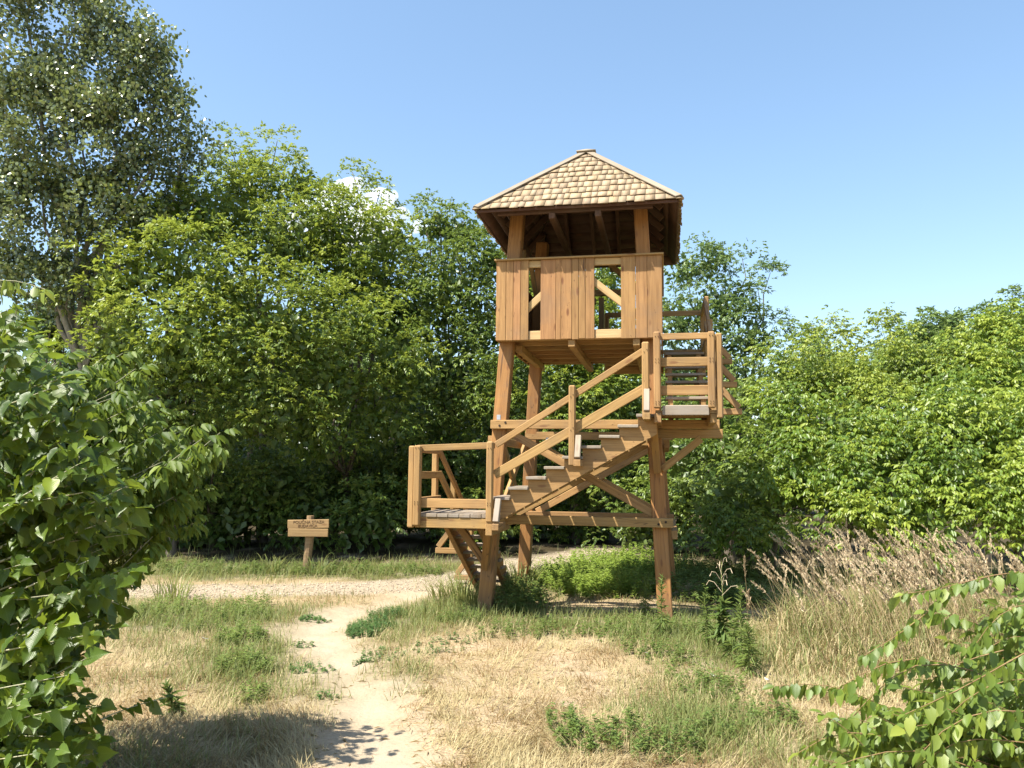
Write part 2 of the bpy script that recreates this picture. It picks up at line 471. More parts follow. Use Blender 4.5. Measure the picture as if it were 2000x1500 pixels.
# ------------------------------------------------------------------ cloud behind the trees
def cloud():
    bm = bmesh.new()
    spots = [(-30, 0, 0, 34), (-70, 5, -6, 30), (10, 0, -10, 28), (40, 4, -30, 22), (66, 2, -42, 14), (-100, 0, -24, 26),
             (-46, 8, 16, 20), (-14, -6, 14, 18), (24, 6, 4, 16), (84, 0, -48, 9), (-130, 0, -46, 24), (0, 0, -50, 50), (-60, 0, -50, 50)]
    for x, y, z, r in spots:
        bmesh.ops.create_icosphere(bm, subdivisions=3, radius=r, matrix=Matrix.Translation((x, y, z)))
    me = bpy.data.meshes.new("cloud")
    bm.to_mesh(me); bm.free()
    m, t, out = new_mat("cloud_vapour")
    v = N(t, 'ShaderNodeVolumePrincipled')
    v.inputs['Color'].default_value = (1, 1, 1, 1)
    tcc = N(t, 'ShaderNodeTexCoord')
    n = N(t, 'ShaderNodeTexNoise', Scale=0.045, Detail=5.0, Roughness=0.6)
    t.links.new(tcc.outputs['Object'], n.inputs['Vector'])
    r = ramp(t, n.outputs[0], [(0.42, (0, 0, 0)), (0.62, (1, 1, 1))])
    t.links.new(math_n(t, 'MULTIPLY', r.outputs[0], 0.075), v.inputs['Density'])
    t.links.new(v.outputs[0], out.inputs['Volume'])
    o = link("cloud", me, None, m)
    o.location = at(728, 388, 1200)
    tag(o, "small white cumulus cloud showing behind the treetops", kind='structure')


cloud()

# ------------------------------------------------------------------ watchtower
CX, CY = -0.085, 1.13                                        # tower centre in the surveyed frame
tower = empty("watchtower", (1.182, 12.375, 0.0), TOWER_YAW)
tag(tower, "tall wooden lookout tower with shingled pyramid roof and outside stairs", "watchtower")
_box_cache = {}


def bev_box(l, w, h, b, mat):
    key = (round(l, 4), round(w, 4), round(h, 4), mat.name)
    if key in _box_cache: return _box_cache[key]
    bm = bmesh.new()
    bmesh.ops.create_cube(bm, size=1.0, matrix=Matrix.Diagonal((l, w, h, 1)))
    if b: bmesh.ops.bevel(bm, geom=bm.edges[:], offset=min(b, 0.2 * min(l, w, h)), segments=1, affect='EDGES')
    me = bpy.data.meshes.new("timber")
    bm.to_mesh(me); bm.free()
    me.materials.append(mat)
    _box_cache[key] = me
    return me


def P(x, y, z): return Vector((x - CX, y - CY, z))


def timber(name, parent, a, b, w, h, mat=None, up=(0, 0, 1), bev=0.006, roll=0.0):
    """a squared timber from a to b; w across, h along 'up'"""
    a, b = P(*a), P(*b)
    d = b - a
    x = d.normalized()
    u = Vector(up)
    z = (u - x * u.dot(x)).normalized()
    y = z.cross(x)
    o = link(name, bev_box(d.length, w, h, bev, mat or M_WOOD), parent)
    mt = Matrix((x, y, z)).transposed().to_4x4()
    mt = Matrix.Translation((a + b) / 2) @ mt @ Matrix.Rotation(roll, 4, 'X')
    o.matrix_local = mt
    return o


def bx(name, parent, x0, x1, y0, y1, z0, z1, mat=None, bev=0.006, grain=None, roll=0.0):
    dx, dy, dz = x1 - x0, y1 - y0, z1 - z0
    g = grain or 'xyz'[int(np.argmax((dx, dy, dz)))]
    cx, cy, cz = (x0 + x1) / 2, (y0 + y1) / 2, (z0 + z1) / 2
    if g == 'x': return timber(name, parent, (x0, cy, cz), (x1, cy, cz), dy, dz, mat, bev=bev, roll=roll)
    if g == 'y': return timber(name, parent, (cx, y0, cz), (cx, y1, cz), dx, dz, mat, bev=bev, roll=roll)
    return timber(name, parent, (cx, cy, z0), (cx, cy, z1), dy, dx, mat, up=(1, 0, 0), bev=bev, roll=roll)


def half(z): return 1.275 - 0.060 * z                          # the legs lean inwards


LX = -0.115
for sx in (-1, 1):
    for sy in (-1, 1):
        hw = ((lambda z: 1.275 - 0.06 * z) if sy < 0 else (lambda z: 1.185 - 0.06 * z)) if sx < 0 else ((lambda z: 1.215 - 0.052 * z) if sy < 0 else (lambda z: 1.30 - 0.075 * z))
        timber("leg", tower, (LX + sx * hw(-0.15), CY + sy * half(-0.15), -0.15),
               (LX + sx * hw(5.92), CY + sy * half(5.92), 5.92), 0.20, 0.20, M_LEG, up=(0, 1, 0), bev=0.012)

# cross beams
yf = CY - half(2.63) - 0.10
bx("cross_beam", tower, -1.345, 1.85, yf - 0.095, yf - 0.003, 2.565, 2.690)
bx("cross_beam", tower, 0.93, 1.89, yf - 0.090, yf - 0.003, 2.437, 2.560)
yf = CY - half(1.28) - 0.10
bx("cross_beam", tower, -1.30, 1.215, yf - 0.095, yf - 0.003, 1.225, 1.350)
yb = CY + half(2.6) - 0.10
bx("cross_beam", tower, -1.25, 1.25, yb + 0.0, yb + 0.09, 2.50, 2.63)
bx("cross_beam", tower, -1.25, 1.25, yb + 0.0, yb + 0.09, 1.17, 1.28)
for sx in (-1, 1):
    xx = LX + sx * (half(2.75) + 0.103)
    bx("cross_beam", tower, min(xx, xx + sx * .08), max(xx, xx + sx * .08), -0.05, 2.45, 2.35 if sx < 0 else 2.30, 2.47 if sx < 0 else 2.42)
    xx = LX + sx * (half(1.2) + 0.103)
    bx("cross_beam", tower, min(xx, xx + sx * .08), max(xx, xx + sx * .08), -0.10, 2.50, 1.06, 1.18)
# diagonal braces: front, back and the two sides
yf = 0.0
timber("brace", tower, (-1.14, yf - 0.02, 2.545), (1.05, yf - 0.10, 1.345), 0.05, 0.11)
timber("brace", tower, (-1.00, yf + 0.06, 1.36), (0.93, yf + 0.08, 2.40), 0.05, 0.11)
timber("brace", tower, (-1.10, 2.28, 2.45), (1.05, 2.30, 1.27), 0.05, 0.11)
timber("brace", tower, (-1.05, 2.22, 1.27), (1.05, 2.24, 2.45), 0.05, 0.11)
for sx in (-1, 1):
    xo = LX + sx * 1.13
    timber("brace", tower, (xo, 0.10, 2.47), (xo + sx * .04, 2.20, 1.20), 0.05, 0.13, up=(0, 0, 1))
    timber("brace", tower, (xo + sx * .055, 0.05, 1.20), (xo - sx * .01, 2.20, 2.47), 0.05, 0.11, up=(0, 0, 1))
# knee braces under the two landings
timber("brace", tower, (-1.375, -0.27, 0.62), (-1.21, -0.80, 1.19), 0.10, 0.11, M_LEG, up=(0, 1, 0))
timber("brace", tower, (1.01, -0.21, 1.98), (0.965, -0.74, 2.64), 0.10, 0.11, M_LEG, up=(0, 1, 0))
timber("brace", tower, (-1.40, -0.14, 0.66), (-1.83, -0.14, 1.22), 0.08, 0.10, M_LEG)
timber("brace", tower, (1.07, -0.15, 2.005), (1.60, -0.155, 2.428), 0.066, 0.10)
# steel angle plates and bolt holes
def plate(parent, x, y, z, w=0.055, h=0.07):
    bx("steel_bracket", parent, x - w / 2, x + w / 2, y - 0.006, y, z - h / 2, z + h / 2, M_ZINC, bev=0.001)


plate(tower, -1.245, CY - half(2.74) - 0.102, 2.735)
plate(tower, -0.86, CY + half(2.5) - 0.10, 2.50)


def bolt(parent, x, y, z, r=0.017, mat=None):
    me = bpy.data.meshes.new("bolt")
    bm = bmesh.new()
    bmesh.ops.create_cone(bm, segments=12, radius1=r, radius2=r * .92, depth=0.012, cap_ends=True)
    bm.to_mesh(me); bm.free()
    o = link("bolt", me, parent, mat or M_HOLE)
    o.matrix_local = Matrix.Translation(P(x, y, z)) @ Matrix.Rotation(R(90), 4, 'X')


yy = CY - half(2.63) - 0.196
bolt(tower, -1.21, yy, 2.610); bolt(tower, -1.125, yy, 2.655)
yy = CY - half(1.28) - 0.196
bolt(tower, 1.02, yy, 1.268); bolt(tower, 1.115, yy, 1.300)

# --- cabin
cabin = empty("cabin", parent=tower)
px0 = -1.185 - 0.085
zc = lambda z: -1.27 + (z - 242) * 0.002153
for i, (a, b) in enumerate([(242, 310), (310, 360), (360, 410), (410, 465), (545, 648), (648, 683), (683, 755), (755, 800), (800, 845), (845, 905), (1077, 1172), (1172, 1247), (1247, 1343)]):
    bx("wall_board", cabin, zc(a) + .002, zc(b) - .002, -0.250 + rnd.uniform(-.003, .002), -0.226, 3.832 + rnd.uniform(-.006, .006), 4.998, M_BOARD, bev=0.004, grain='z')
for sx, xs in ((-1, -1.27), (1, 1.10)):
    y = -0.222
    while y < 2.45:
        w = rnd.uniform(0.13, 0.21)
        y1 = min(y + w, 2.47)
        if not (sx > 0 and y > 1.7 and y < 2.2):
            bx("wall_board", cabin, xs + (0 if sx < 0 else -0.024), xs + (0.024 if sx < 0 else 0), y + .002, y1 - .002, 3.835, 4.998, M_BOARD, bev=0.003, grain='z')
        y = y1
x = -1.27
while x < -0.10:
    w = rnd.uniform(0.13, 0.21)
    x1 = min(x + w, -0.05)
    if not -1.02 < x < -0.95:
        bx("wall_board", cabin, x + .002, x1 - .002, 2.472, 2.496, 3.835, 4.998, M_BOARD, bev=0.003, grain='z')
    x = x1
bx("parapet_cap", cabin, -1.295, 1.125, -0.285, -0.11, 5.000, 5.028, M_WOOD)
for xs in (-1.295, 0.98): bx("parapet_cap", cabin, xs, xs + .145, -0.107, 2.50, 5.000, 5.028, M_WOOD)
bx("parapet_rail", cabin, -1.24, 1.07, -0.224, -0.165, 4.895, 4.995, M_PALE)
bx("parapet_rail", cabin, -1.24, 1.07, -0.224, -0.155, 3.838, 3.965, M_PALE)
bx("parapet_rail", cabin, -1.24, -0.05, 2.41, 2.47, 4.895, 4.995)
bx("parapet_rail", cabin, -0.90, 0.75, 2.36, 2.44, 5.03, 5.13)
timber("parapet_brace", cabin, (-0.17, -0.185, 4.89), (-1.16, -0.185, 3.98), 0.045, 0.10, M_PALE)
timber("parapet_brace", cabin, (-0.13, -0.185, 4.89), (0.98, -0.185, 3.98), 0.045, 0.10, M_PALE)
bx("door_post", cabin, 0.0, 0.09, 2.40, 2.48, 3.97, 5.0)
for y in (-0.15, 0.33, 0.80, 1.27, 1.74, 2.20, 2.42):
    bx("floor_joist", cabin, -1.24, 1.07, y - .028, y + .028, 3.836, 3.944, M_WOOD)
y = -0.16
while y < 2.40:
    bx("floor_board", cabin, -1.235, 1.065, y + .003, y + .137, 3.948, 3.978, M_WOOD, bev=0.002)
    y += 0.14
for xa, xb, y1 in ((-0.221, -0.125, 2.75), (0.69, 0.785, 2.95), (-1.06, -0.965, 2.5), (0.83, 0.92, 2.2)):
    bx("floor_beam", cabin, xa, xb, -0.215 if xa in (-0.221, 0.69) else 0.22, y1, 3.728, 3.833, M_WOOD)

# --- roof: rafters, boarding, fascia, shingles, hip boards
roof = empty("roof", parent=tower)
EX, EY, EZ, AZ = 1.43, 1.70, 5.685, 7.13
cx0 = CX
eave = {'f': ((cx0 - EX, CY - EY), (cx0 + EX, CY - EY)), 'r': ((cx0 + EX, CY - EY), (cx0 + EX, CY + EY)),
        'b': ((cx0 + EX, CY + EY), (cx0 - EX, CY + EY)), 'l': ((cx0 - EX, CY + EY), (cx0 - EX, CY - EY))}
apex = P(cx0, CY, AZ)
for side, (a, b) in eave.items():
    A3, B3 = P(a[0], a[1], EZ), P(b[0], b[1], EZ)
    mid = (A3 + B3) / 2
    U = (B3 - A3).normalized()
    W = (B3 - A3).length
    S = (apex - mid)
    SL = S.length
    S = S.normalized()
    Nn = U.cross(S).normalized()
    # sheathing boards, each its own piece, with a gap line between
    nb = 12
    for i in range(nb):
        s0, s1 = SL * i / nb, SL * (i + 1) / nb - 0.008
        w0, w1 = W / 2 * (1 - s0 / SL) - .01, W / 2 * (1 - s1 / SL) - .01
        if w1 < 0.02: continue
        vs = []
        for dn in (-0.045, -0.022):
            vs += [mid + U * (-w0) + S * s0 + Nn * dn, mid + U * w0 + S * s0 + Nn * dn, mid + U * w1 + S * s1 + Nn * dn, mid + U * (-w1) + S * s1 + Nn * dn]
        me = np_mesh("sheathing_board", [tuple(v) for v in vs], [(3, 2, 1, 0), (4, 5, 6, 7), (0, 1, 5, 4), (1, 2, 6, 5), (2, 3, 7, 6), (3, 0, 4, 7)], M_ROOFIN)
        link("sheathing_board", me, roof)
    # rafters
    nr = 5
    for i in range(nr):
        u = W / 2 * (-0.62 + 1.24 * i / (nr - 1))
        top = SL * (1 - abs(u) / (W / 2)) - 0.06
        if top < 0.3: continue
        p0, p1 = mid + U * u + S * 0.24 - Nn * 0.098, mid + U * u + S * top - Nn * 0.098
        d = p1 - p0
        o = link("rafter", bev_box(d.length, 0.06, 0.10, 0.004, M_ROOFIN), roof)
        o.matrix_local = Matrix.Translation((p0 + p1) / 2) @ Matrix((S, Nn.cross(S), Nn)).transposed().to_4x4()
    # fascia strip under the eave, its dark colour carries the eave's shadow
    p0, p1 = A3 + U * 0.03, B3 - U * 0.03
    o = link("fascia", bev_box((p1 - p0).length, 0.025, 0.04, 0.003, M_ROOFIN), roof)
    o.matrix_local = Matrix.Translation((p0 + p1) / 2 + S * 0.022 - Vector((0, 0, 0.040))) @ Matrix((U, Vector((0, 0, 1)).cross(U), Vector((0, 0, 1)))).transposed().to_4x4()
    # shingles
    rows = 10
    ex = SL / rows
    rest_v, rest_f = [], []
    for r in range(rows):
        s0 = r * ex - 0.035 + (0.0 if r else 0.0)
        s1 = min(s0 + ex * 1.45, SL - 0.01)
        hw = lambda s: W / 2 * (1 - s / SL) + 0.012
        u = -hw(s0) + rnd.uniform(-0.03, 0)
        drift = [rnd.uniform(-0.010, 0.010) for _ in range(4)]
        while u < hw(s0):
            w = rnd.choice((0.09, 0.105, 0.12, 0.135, 0.15)) * rnd.uniform(.92, 1.08)
            a_, b_ = max(u, -hw(s0)), min(u + w - 0.005, hw(s0))
            u += w
            if b_ - a_ < 0.025: continue
            ta, tb = max(a_, -hw(s1)), min(b_, hw(s1))
            if tb - ta < 0.003:
                c_ = min(max((a_ + b_) / 2, -hw(s1)), hw(s1)); ta, tb = c_ - .002, c_ + .002
            j = rnd.uniform(-0.016, 0.010) + drift[int((u + 3) / 0.7) % 4]
            tw = rnd.uniform(-0.007, 0.007)
            nl = 0.027 + rnd.uniform(-.004, .008)
            vs = [mid + U * a_ + S * (s0 + j) + Nn * (nl - .009), mid + U * b_ + S * (s0 + j + tw) + Nn * (nl - .009),
                  mid + U * tb + S * s1 + Nn * 0.002, mid + U * ta + S * s1 + Nn * 0.002,
                  mid + U * a_ + S * (s0 + j) + Nn * nl, mid + U * b_ + S * (s0 + j + tw) + Nn * (nl + rnd.uniform(-.004, .006)),
                  mid + U * tb + S * s1 + Nn * 0.008, mid + U * ta + S * s1 + Nn * 0.008]
            fs = [(3, 2, 1, 0), (4, 5, 6, 7), (0, 1, 5, 4), (1, 2, 6, 5), (2, 3, 7, 6), (3, 0, 4, 7)]
            if side in 'fr':
                # local frame: X along the slope so that the grain runs down the roof
                ctr = sum(vs, Vector()) / 8
                mt = Matrix((S, Nn.cross(S), Nn)).transposed().to_4x4()
                inv = (Matrix.Translation(ctr) @ mt).inverted()
                me = np_mesh("shingle", [tuple(inv @ v) for v in vs], fs, M_SHINGLE)
                o = link("shingle", me, roof)
                o.matrix_local = Matrix.Translation(ctr) @ mt
            else:
                k0 = len(rest_v)
                rest_v += [tuple(v) for v in vs]
                rest_f += [tuple(k0 + q for q in f) for f in fs]
    if rest_v:
        o = link("shingle_course", np_mesh("shingle_course", rest_v, rest_f, M_SHINGLE), roof)
        o['kind'] = 'stuff'
# hip boards: two boards per hip, meeting at the ridge line
for sx in (-1, 1):
    for sy in (-1, 1):
        c0 = P(cx0 + sx * (EX + .02), CY + sy * (EY + .02), EZ + 0.045)
        c1 = apex + Vector((0, 0, 0.055))
        d = (c1 - c0)
        x = d.normalized()
        for k in (0, 1):
            n_face = Vector((0, sy, 1.18)).normalized() if k == 0 else Vector((sx, 0, 1.0)).normalized()
            n_face = (n_face - x * n_face.dot(x)).normalized()
            yv = n_face.cross(x)
            side_sign = 1 if (yv.dot(Vector((-sx, 0, 0))) > 0 if k == 0 else yv.dot(Vector((0, -sy, 0))) > 0) else -1
            o = link("hip_board", bev_box(d.length, 0.085, 0.018, 0.003, M_HIP), roof)
            o.matrix_local = Matrix.Translation((c0 + c1) / 2 + yv * side_sign * 0.042 + n_face * (0.002 + 0.004 * k)) @ Matrix((x, yv, n_face)).transposed().to_4x4()
cap_v = [(-.155, -.155, 0), (.155, -.155, 0), (.155, .155, 0), (-.155, .155, 0), (-.155, -.155, .02), (.155, -.155, .02), (.155, .155, .02), (-.155, .155, .02), (0, 0, .10)]
cap_f3 = [(4, 5, 8), (5, 6, 8), (6, 7, 8), (7, 4, 8), (0, 5, 4), (0, 1, 5), (1, 6, 5), (1, 2, 6), (2, 7, 6), (2, 3, 7), (3, 4, 7), (3, 0, 4), (0, 2, 1), (0, 3, 2)]
o = link("roof_cap", np_mesh("roof_cap", cap_v, cap_f3, M_HIP), roof)
o.matrix_local = Matrix.Translation(apex + Vector((0, 0, -0.035)))
# plates and tie beams
hz = half(5.6)
bx("wall_plate", roof, LX - 1.10, LX + 1.10, -0.475, -0.425, 5.612, 5.668, M_ROOFIN)  # front plate in the darkened timber, eave shade painted in
bx("wall_plate", roof, LX - 1.2, LX + 1.2, CY + hz + .105, CY + hz + .17, 5.56, 5.655, M_WOOD)
for sx in (-1, 1):
    xx = LX + sx * hz
    timber("wall_plate", roof, (xx + sx * .02, 0.32, 5.50), (xx + sx * .02, 2.02, 5.50), 0.09, 0.11, M_ROOFIN)
    timber("wall_brace", roof, (xx, CY - hz + .10, 5.02), (xx, CY - hz + .62, 5.42), 0.07, 0.09)
    timber("wall_brace", roof, (xx, CY + hz - .10, 5.02), (xx, CY + hz - .62, 5.42), 0.07, 0.09)
    timber("wall_brace", roof, (LX + sx * (hz - .10), CY + hz, 5.02), (LX + sx * (hz - .60), CY + hz, 5.50), 0.07, 0.09)
for xa in (-0.465, 0.185):
    bx("tie_beam", roof, xa, xa + .085, -0.505, 2.70, 5.520, 5.608, M_ROOFIN)

# --- stairs ----------------------------------------------------------------
RISE, GO = 0.1365, 0.240


def sawtooth(name, parent, n, go, rise, depth, thick, mat, org, dirv, tail=0.10):
    """cut stringer; local X runs along the flight, profile in the X-Z plane, y is the thickness"""
    prof = [(0, 0)]
    for i in range(n):
        prof += [(i * go, (i + 1) * rise), ((i + 1) * go, (i + 1) * rise)]
    prof = [(0.0, 0.0)] + prof[1:]
    ang = math.atan2(rise, go)
    drop = depth / math.cos(ang)
    top_end = (n * go, n * rise)
    low = [(top_end[0], top_end[1] - drop - rise * 0.2), (tail, -drop + tail * rise / go), (0.0, -drop + 0.0)]
    pts = prof + low
    bm = bmesh.new()
    vs = [bm.verts.new((x, -thick / 2, z)) for x, z in pts]
    f = bm.faces.new(vs)
    ex = bmesh.ops.extrude_face_region(bm, geom=[f])
    for v in ex['geom']:
        if isinstance(v, bmesh.types.BMVert): v.co.y += thick
    bmesh.ops.recalc_face_normals(bm, faces=bm.faces)
    bmesh.ops.triangulate(bm, faces=[f for f in bm.faces if len(f.verts) > 4])
    me = bpy.data.meshes.new(name)
    bm.to_mesh(me); bm.free()
    o = link(name, me, parent, mat)
    x = Vector(dirv).normalized()
    z = Vector((0, 0, 1))
    o.matrix_local = Matrix.Translation(P(*org)) @ Matrix((x, z.cross(x), z)).transposed().to_4x4()
    return o


def post(parent, x0, x1, y0, y1, z0, z1, name="railing_post", mat=None):
    return bx(name, parent, x0, x1, y0, y1, z0, z1, mat or M_WOOD, bev=0.016, grain='z')


def screws(parent, y, spots):
    for x, z in spots: bolt(parent, x, y, z, r=0.005)


# landing at the foot of the front flight
land1 = empty("lower_landing", parent=tower)
xs = -2.165
for i in range(7):
    bx("deck_board", land1, xs + .003, xs + .148, -1.045 + rnd.uniform(-.006, .004), 0.06, 1.350, 1.395, M_GREY, bev=0.004, grain='y')
    xs += 0.151
bx("rim_beam", land1, -2.10, -1.19, -1.035, -0.965, 1.208, 1.347)
bx("rim_beam", land1, -2.10, -1.19, -0.03, 0.04, 1.208, 1.347)
bx("rim_beam", land1, -2.172, -2.103, -1.035, 0.04, 1.208, 1.347)
bx("bearer", land1, -1.187, -1.098, -1.11, 0.10, 1.130, 1.345, M_WOOD)
bx("bearer", land1, -1.86, -1.77, -0.96, -0.035, 1.20, 1.345, M_LEG)
post(land1, -2.178, -2.082, -1.125, -1.037, 1.235, 2.295)
post(land1, -2.262, -2.176, -1.090, -0.990, 1.205, 2.290)
post(land1, -1.186, -1.098, -1.125, -1.037, 1.30, 2.352)
post(land1, -2.262, -2.176, 0.00, 0.085, 1.22, 2.290)
timber("handrail", land1, (-2.165, -1.008, 2.258), (-1.10, -1.008, 2.302), 0.055, 0.085)
bx("lower_rail", land1, -2.165, -1.10, -1.035, -0.985, 1.470, 1.592)
bx("handrail", land1, -2.174, -2.12, -0.98, 0.05, 2.20, 2.285)
bx("lower_rail", land1, -2.174, -2.125, -0.98, 0.05, 1.85, 1.95)
bx("lower_rail", land1, -2.174, -2.125, -0.98, 0.05, 1.49, 1.60)


def outrigger(parent, x, y, z, axis_, sgn, length=0.36, tip=0.26):
    """a bearer that sticks out sideways from the stair, with a wedge-cut strut up to the railing post"""
    if axis_ == 'y':
        bx("outrigger", parent, x - .045, x + .045, min(y, y + sgn * (length + tip)), max(y, y + sgn * (length + tip)), z - .085, z, M_WOOD, grain='y')
        timber("outrigger_strut", parent, (x, y + sgn * (length + tip - .04), z + .012), (x, y + sgn * (length + .03), z + 0.30), 0.072, 0.085, M_GREY, up=(0, sgn, 0.3))  # paler than the side struts: sunlight on the upper face put into colour
    else:
        bx("outrigger", parent, min(x, x + sgn * (length + tip)), max(x, x + sgn * (length + tip)), y - .045, y + .045, z - .085, z, M_WOOD, grain='x')
        timber("outrigger_strut", parent, (x + sgn * (length + tip - .04), y, z + .012), (x + sgn * (length + .03), y, z + 0.27), 0.072, 0.085, M_WOOD, up=(sgn, 0, 0.3))


# front flight: nine steps to the right
fl1 = empty("front_stair_flight", parent=tower)
for i in range(9):
    x0 = -1.165 + GO * i
    bx("tread", fl1, x0, x0 + 0.268, -0.975, -0.15, 1.585 + RISE * i, 1.624 + RISE * i, M_GREY, bev=0.006, grain='y', roll=rnd.uniform(-.012, .012))
for ys in (-0.865, -0.265):
    sawtooth("stringer", fl1, 9, GO, RISE, 0.165, 0.07, M_WOOD, (-1.145, ys, 1.585 - RISE), (1, 0, 0))
post(fl1, -0.104, -0.016, -1.125, -1.037, 2.040, 3.082)
post(fl1, 0.835, 0.930, -1.125, -1.037, 2.640, 3.632)
sl = RISE / GO
timber("handrail", fl1, (-1.085, -1.008, 2.306), (0.925, -1.008, 3.575), 0.050, 0.082)
timber("lower_rail", fl1, (-1.095, -1.008, 1.915), (0.925, -1.008, 3.075), 0.045, 0.118)
for xo, zo in ((-1.04, 1.225), (0.005, 2.05), (0.875, 2.64)):
    outrigger(fl1, xo + .02, -0.83, zo + .07, 'y', -1, length=0.235, tip=0.22)

screws(fl1, -1.128, [(-.075, 2.50), (-.045, 2.53), (-.075, 2.93), (-.045, 2.96), (.865, 3.0), (.90, 3.03), (.865, 3.5), (.90, 3.53)])
# upper right landing
land2 = empty("middle_landing", parent=tower)
bx("fascia_board", land2, 1.085, 1.665, -1.100, -1.062, 2.690, 2.812, M_GREY)
ys = -1.058
while ys < -0.05:
    bx("deck_board", land2, 1.00, 1.76, ys + .003, ys + .145, 2.715, 2.757, M_WOOD, bev=0.003, grain='x')
    ys += 0.149
bx("bearer", land2, 0.985, 1.075, -1.12, 0.0, 2.595, 2.712)
bx("bearer", land2, 1.68, 1.76, -1.05, 0.0, 2.595, 2.712)
post(land2, 0.982, 1.075, -1.165, -1.077, 2.775, 3.755)
post(land2, 1.652, 1.745, -1.165, -1.077, 2.775, 3.742)
post(land2, 1.755, 1.835, -1.130, -1.045, 2.650, 3.725)
bx("handrail", land2, 1.06, 1.67, -1.075, -1.022, 3.662, 3.742)
bx("lower_rail", land2, 1.06, 1.67, -1.075, -1.028, 3.315, 3.430)
bx("lower_rail", land2, 1.06, 1.67, -1.075, -1.028, 2.945, 3.070)
bx("handrail", land2, 1.752, 1.80, -1.04, -0.10, 3.640, 3.722)
bx("lower_rail", land2, 1.752, 1.795, -1.04, -0.10, 3.28, 3.38)
bx("lower_rail", land2, 1.752, 1.795, -1.04, -0.10, 2.95, 3.06)

screws(land2, -1.168, [(x_, z_) for x_ in (1.01, 1.045, 1.68, 1.715) for z_ in (2.83, 2.86, 3.36, 3.40, 3.69)])
screws(land1, -1.128, [(x_, z_) for x_ in (-2.15, -2.11, -1.16, -1.125) for z_ in (1.52, 1.55, 2.26)])
# second flight climbs away from the viewer along the right side
fl2 = empty("side_stair_flight", parent=tower)
for i in range(8):
    y0 = -0.12 + 0.228 * i
    bx("tread", fl2, 1.13, 1.735, y0, y0 + 0.262, 2.757 + 0.139 * i + 0.10, 2.757 + 0.139 * (i + 1), M_GREY, bev=0.006, grain='x')
for xs in (1.20, 1.655):
    sawtooth("stringer", fl2, 8, 0.228, 0.139, 0.165, 0.07, M_WOOD, (xs, -0.10, 2.718), (0, 1, 0))
post(fl2, 1.752, 1.835, -0.02, 0.065, 2.80, 3.79)
post(fl2, 1.752, 1.835, 0.74, 0.825, 3.15, 4.26)
post(fl2, 1.752, 1.835, 1.58, 1.665, 3.60, 4.79)
timber("handrail", fl2, (1.775, -0.05, 3.72), (1.775, 1.64, 4.715), 0.048, 0.085)
timber("lower_rail", fl2, (1.775, -0.05, 3.36), (1.775, 1.64, 4.355), 0.045, 0.11)
for yo, zo in ((0.10, 2.86), (0.78, 3.31), (1.55, 3.76)):
    outrigger(fl2, 1.55, yo, zo, 'x', 1, length=0.32, tip=0.30)

# landing behind the cabin
land3 = empty("upper_landing", parent=tower)
ys = 1.66
while ys < 2.90:
    bx("deck_board", land3, 1.11 if ys < 2.45 else 0.10, 1.80, ys + .003, ys + .145, 3.832, 3.872, M_WOOD, bev=0.003, grain='x')
    ys += 0.149
bx("bearer", land3, 1.12, 1.20, 1.66, 2.92, 3.70, 3.829)
bx("bearer", land3, 1.70, 1.78, 1.66, 2.92, 3.70, 3.829)
bx("bearer", land3, 0.10, 1.11, 2.84, 2.92, 3.70, 3.829)
post(land3, 1.752, 1.835, 2.90, 2.985, 3.70, 4.83)
post(land3, 0.06, 0.145, 2.90, 2.985, 3.70, 4.83)
bx("handrail", land3, 0.10, 1.80, 2.852, 2.898, 4.728, 4.818)
bx("lower_rail", land3, 0.10, 1.80, 2.852, 2.898, 4.04, 4.12)
bx("handrail", land3, 1.755, 1.80, 1.67, 2.895, 4.70, 4.79)
bx("lower_rail", land3, 1.755, 1.80, 1.67, 2.895, 4.04, 4.12)

# bottom flight goes down behind the lower landing to the ground
fl0 = empty("bottom_stair_flight", parent=tower)
for i in range(10):
    y0 = 0.03 + 0.235 * i
    zt = 1.395 - 0.139 * (i + 1)
    bx("tread", fl0, -2.11, -1.47, y0, y0 + 0.262, zt - .039, zt, M_GREY, bev=0.006, grain='x')
for xs in (-2.045, -1.545):
    sawtooth("stringer", fl0, 10, 0.235, 0.139, 0.165, 0.07, M_LEG, (xs, 2.40, -0.035), (0, -1, 0))
post(fl0, -2.262, -2.176, 1.05, 1.135, 0.66, 1.80)
post(fl0, -2.262, -2.176, 2.25, 2.335, -0.05, 1.12)
timber("handrail", fl0, (-2.150, 0.04, 2.235), (-2.150, 2.30, 0.945), 0.048, 0.085)
timber("lower_rail", fl0, (-2.150, 0.04, 1.92), (-2.150, 2.30, 0.60), 0.045, 0.11)
for yo, zo in ((1.09, 0.735), (2.28, 0.16)):
    outrigger(fl0, -2.00, yo, zo, 'x', -1, length=0.23, tip=0.26)

# ------------------------------------------------------------------ information sign
sg = on_ground(599, 1117)
sign = empty("wooden_sign", (sg.x, sg.y, float(height(sg.x, sg.y))), R(3))
tag(sign, "brown two-plank wooden trail sign on a rough log post in front of the trees", "sign")
S_ = sg.y / F_PX
bm = bmesh.new()
hpost = 108 * S_
prev = None
for i in range(9):
    z = -0.1 + (hpost + 0.1) * i / 8
    rr = (0.085 if i < 7 else 0.07) * (1 + rnd.uniform(-.10, .10))
    cx_, cy_ = 0.035 * (i / 8) + rnd.uniform(-.008, .008), rnd.uniform(-.006, .006)
    ring = [bm.verts.new((cx_ + rr * math.cos(a) * (1 + .08 * math.sin(3 * a)), cy_ + rr * .8 * math.sin(a), z)) for a in [k * math.tau / 10 for k in range(10)]]
    if prev:
        for k in range(10): bm.faces.new((prev[k], prev[(k + 1) % 10], ring[(k + 1) % 10], ring[k]))
    prev = ring
bm.faces.new(prev)
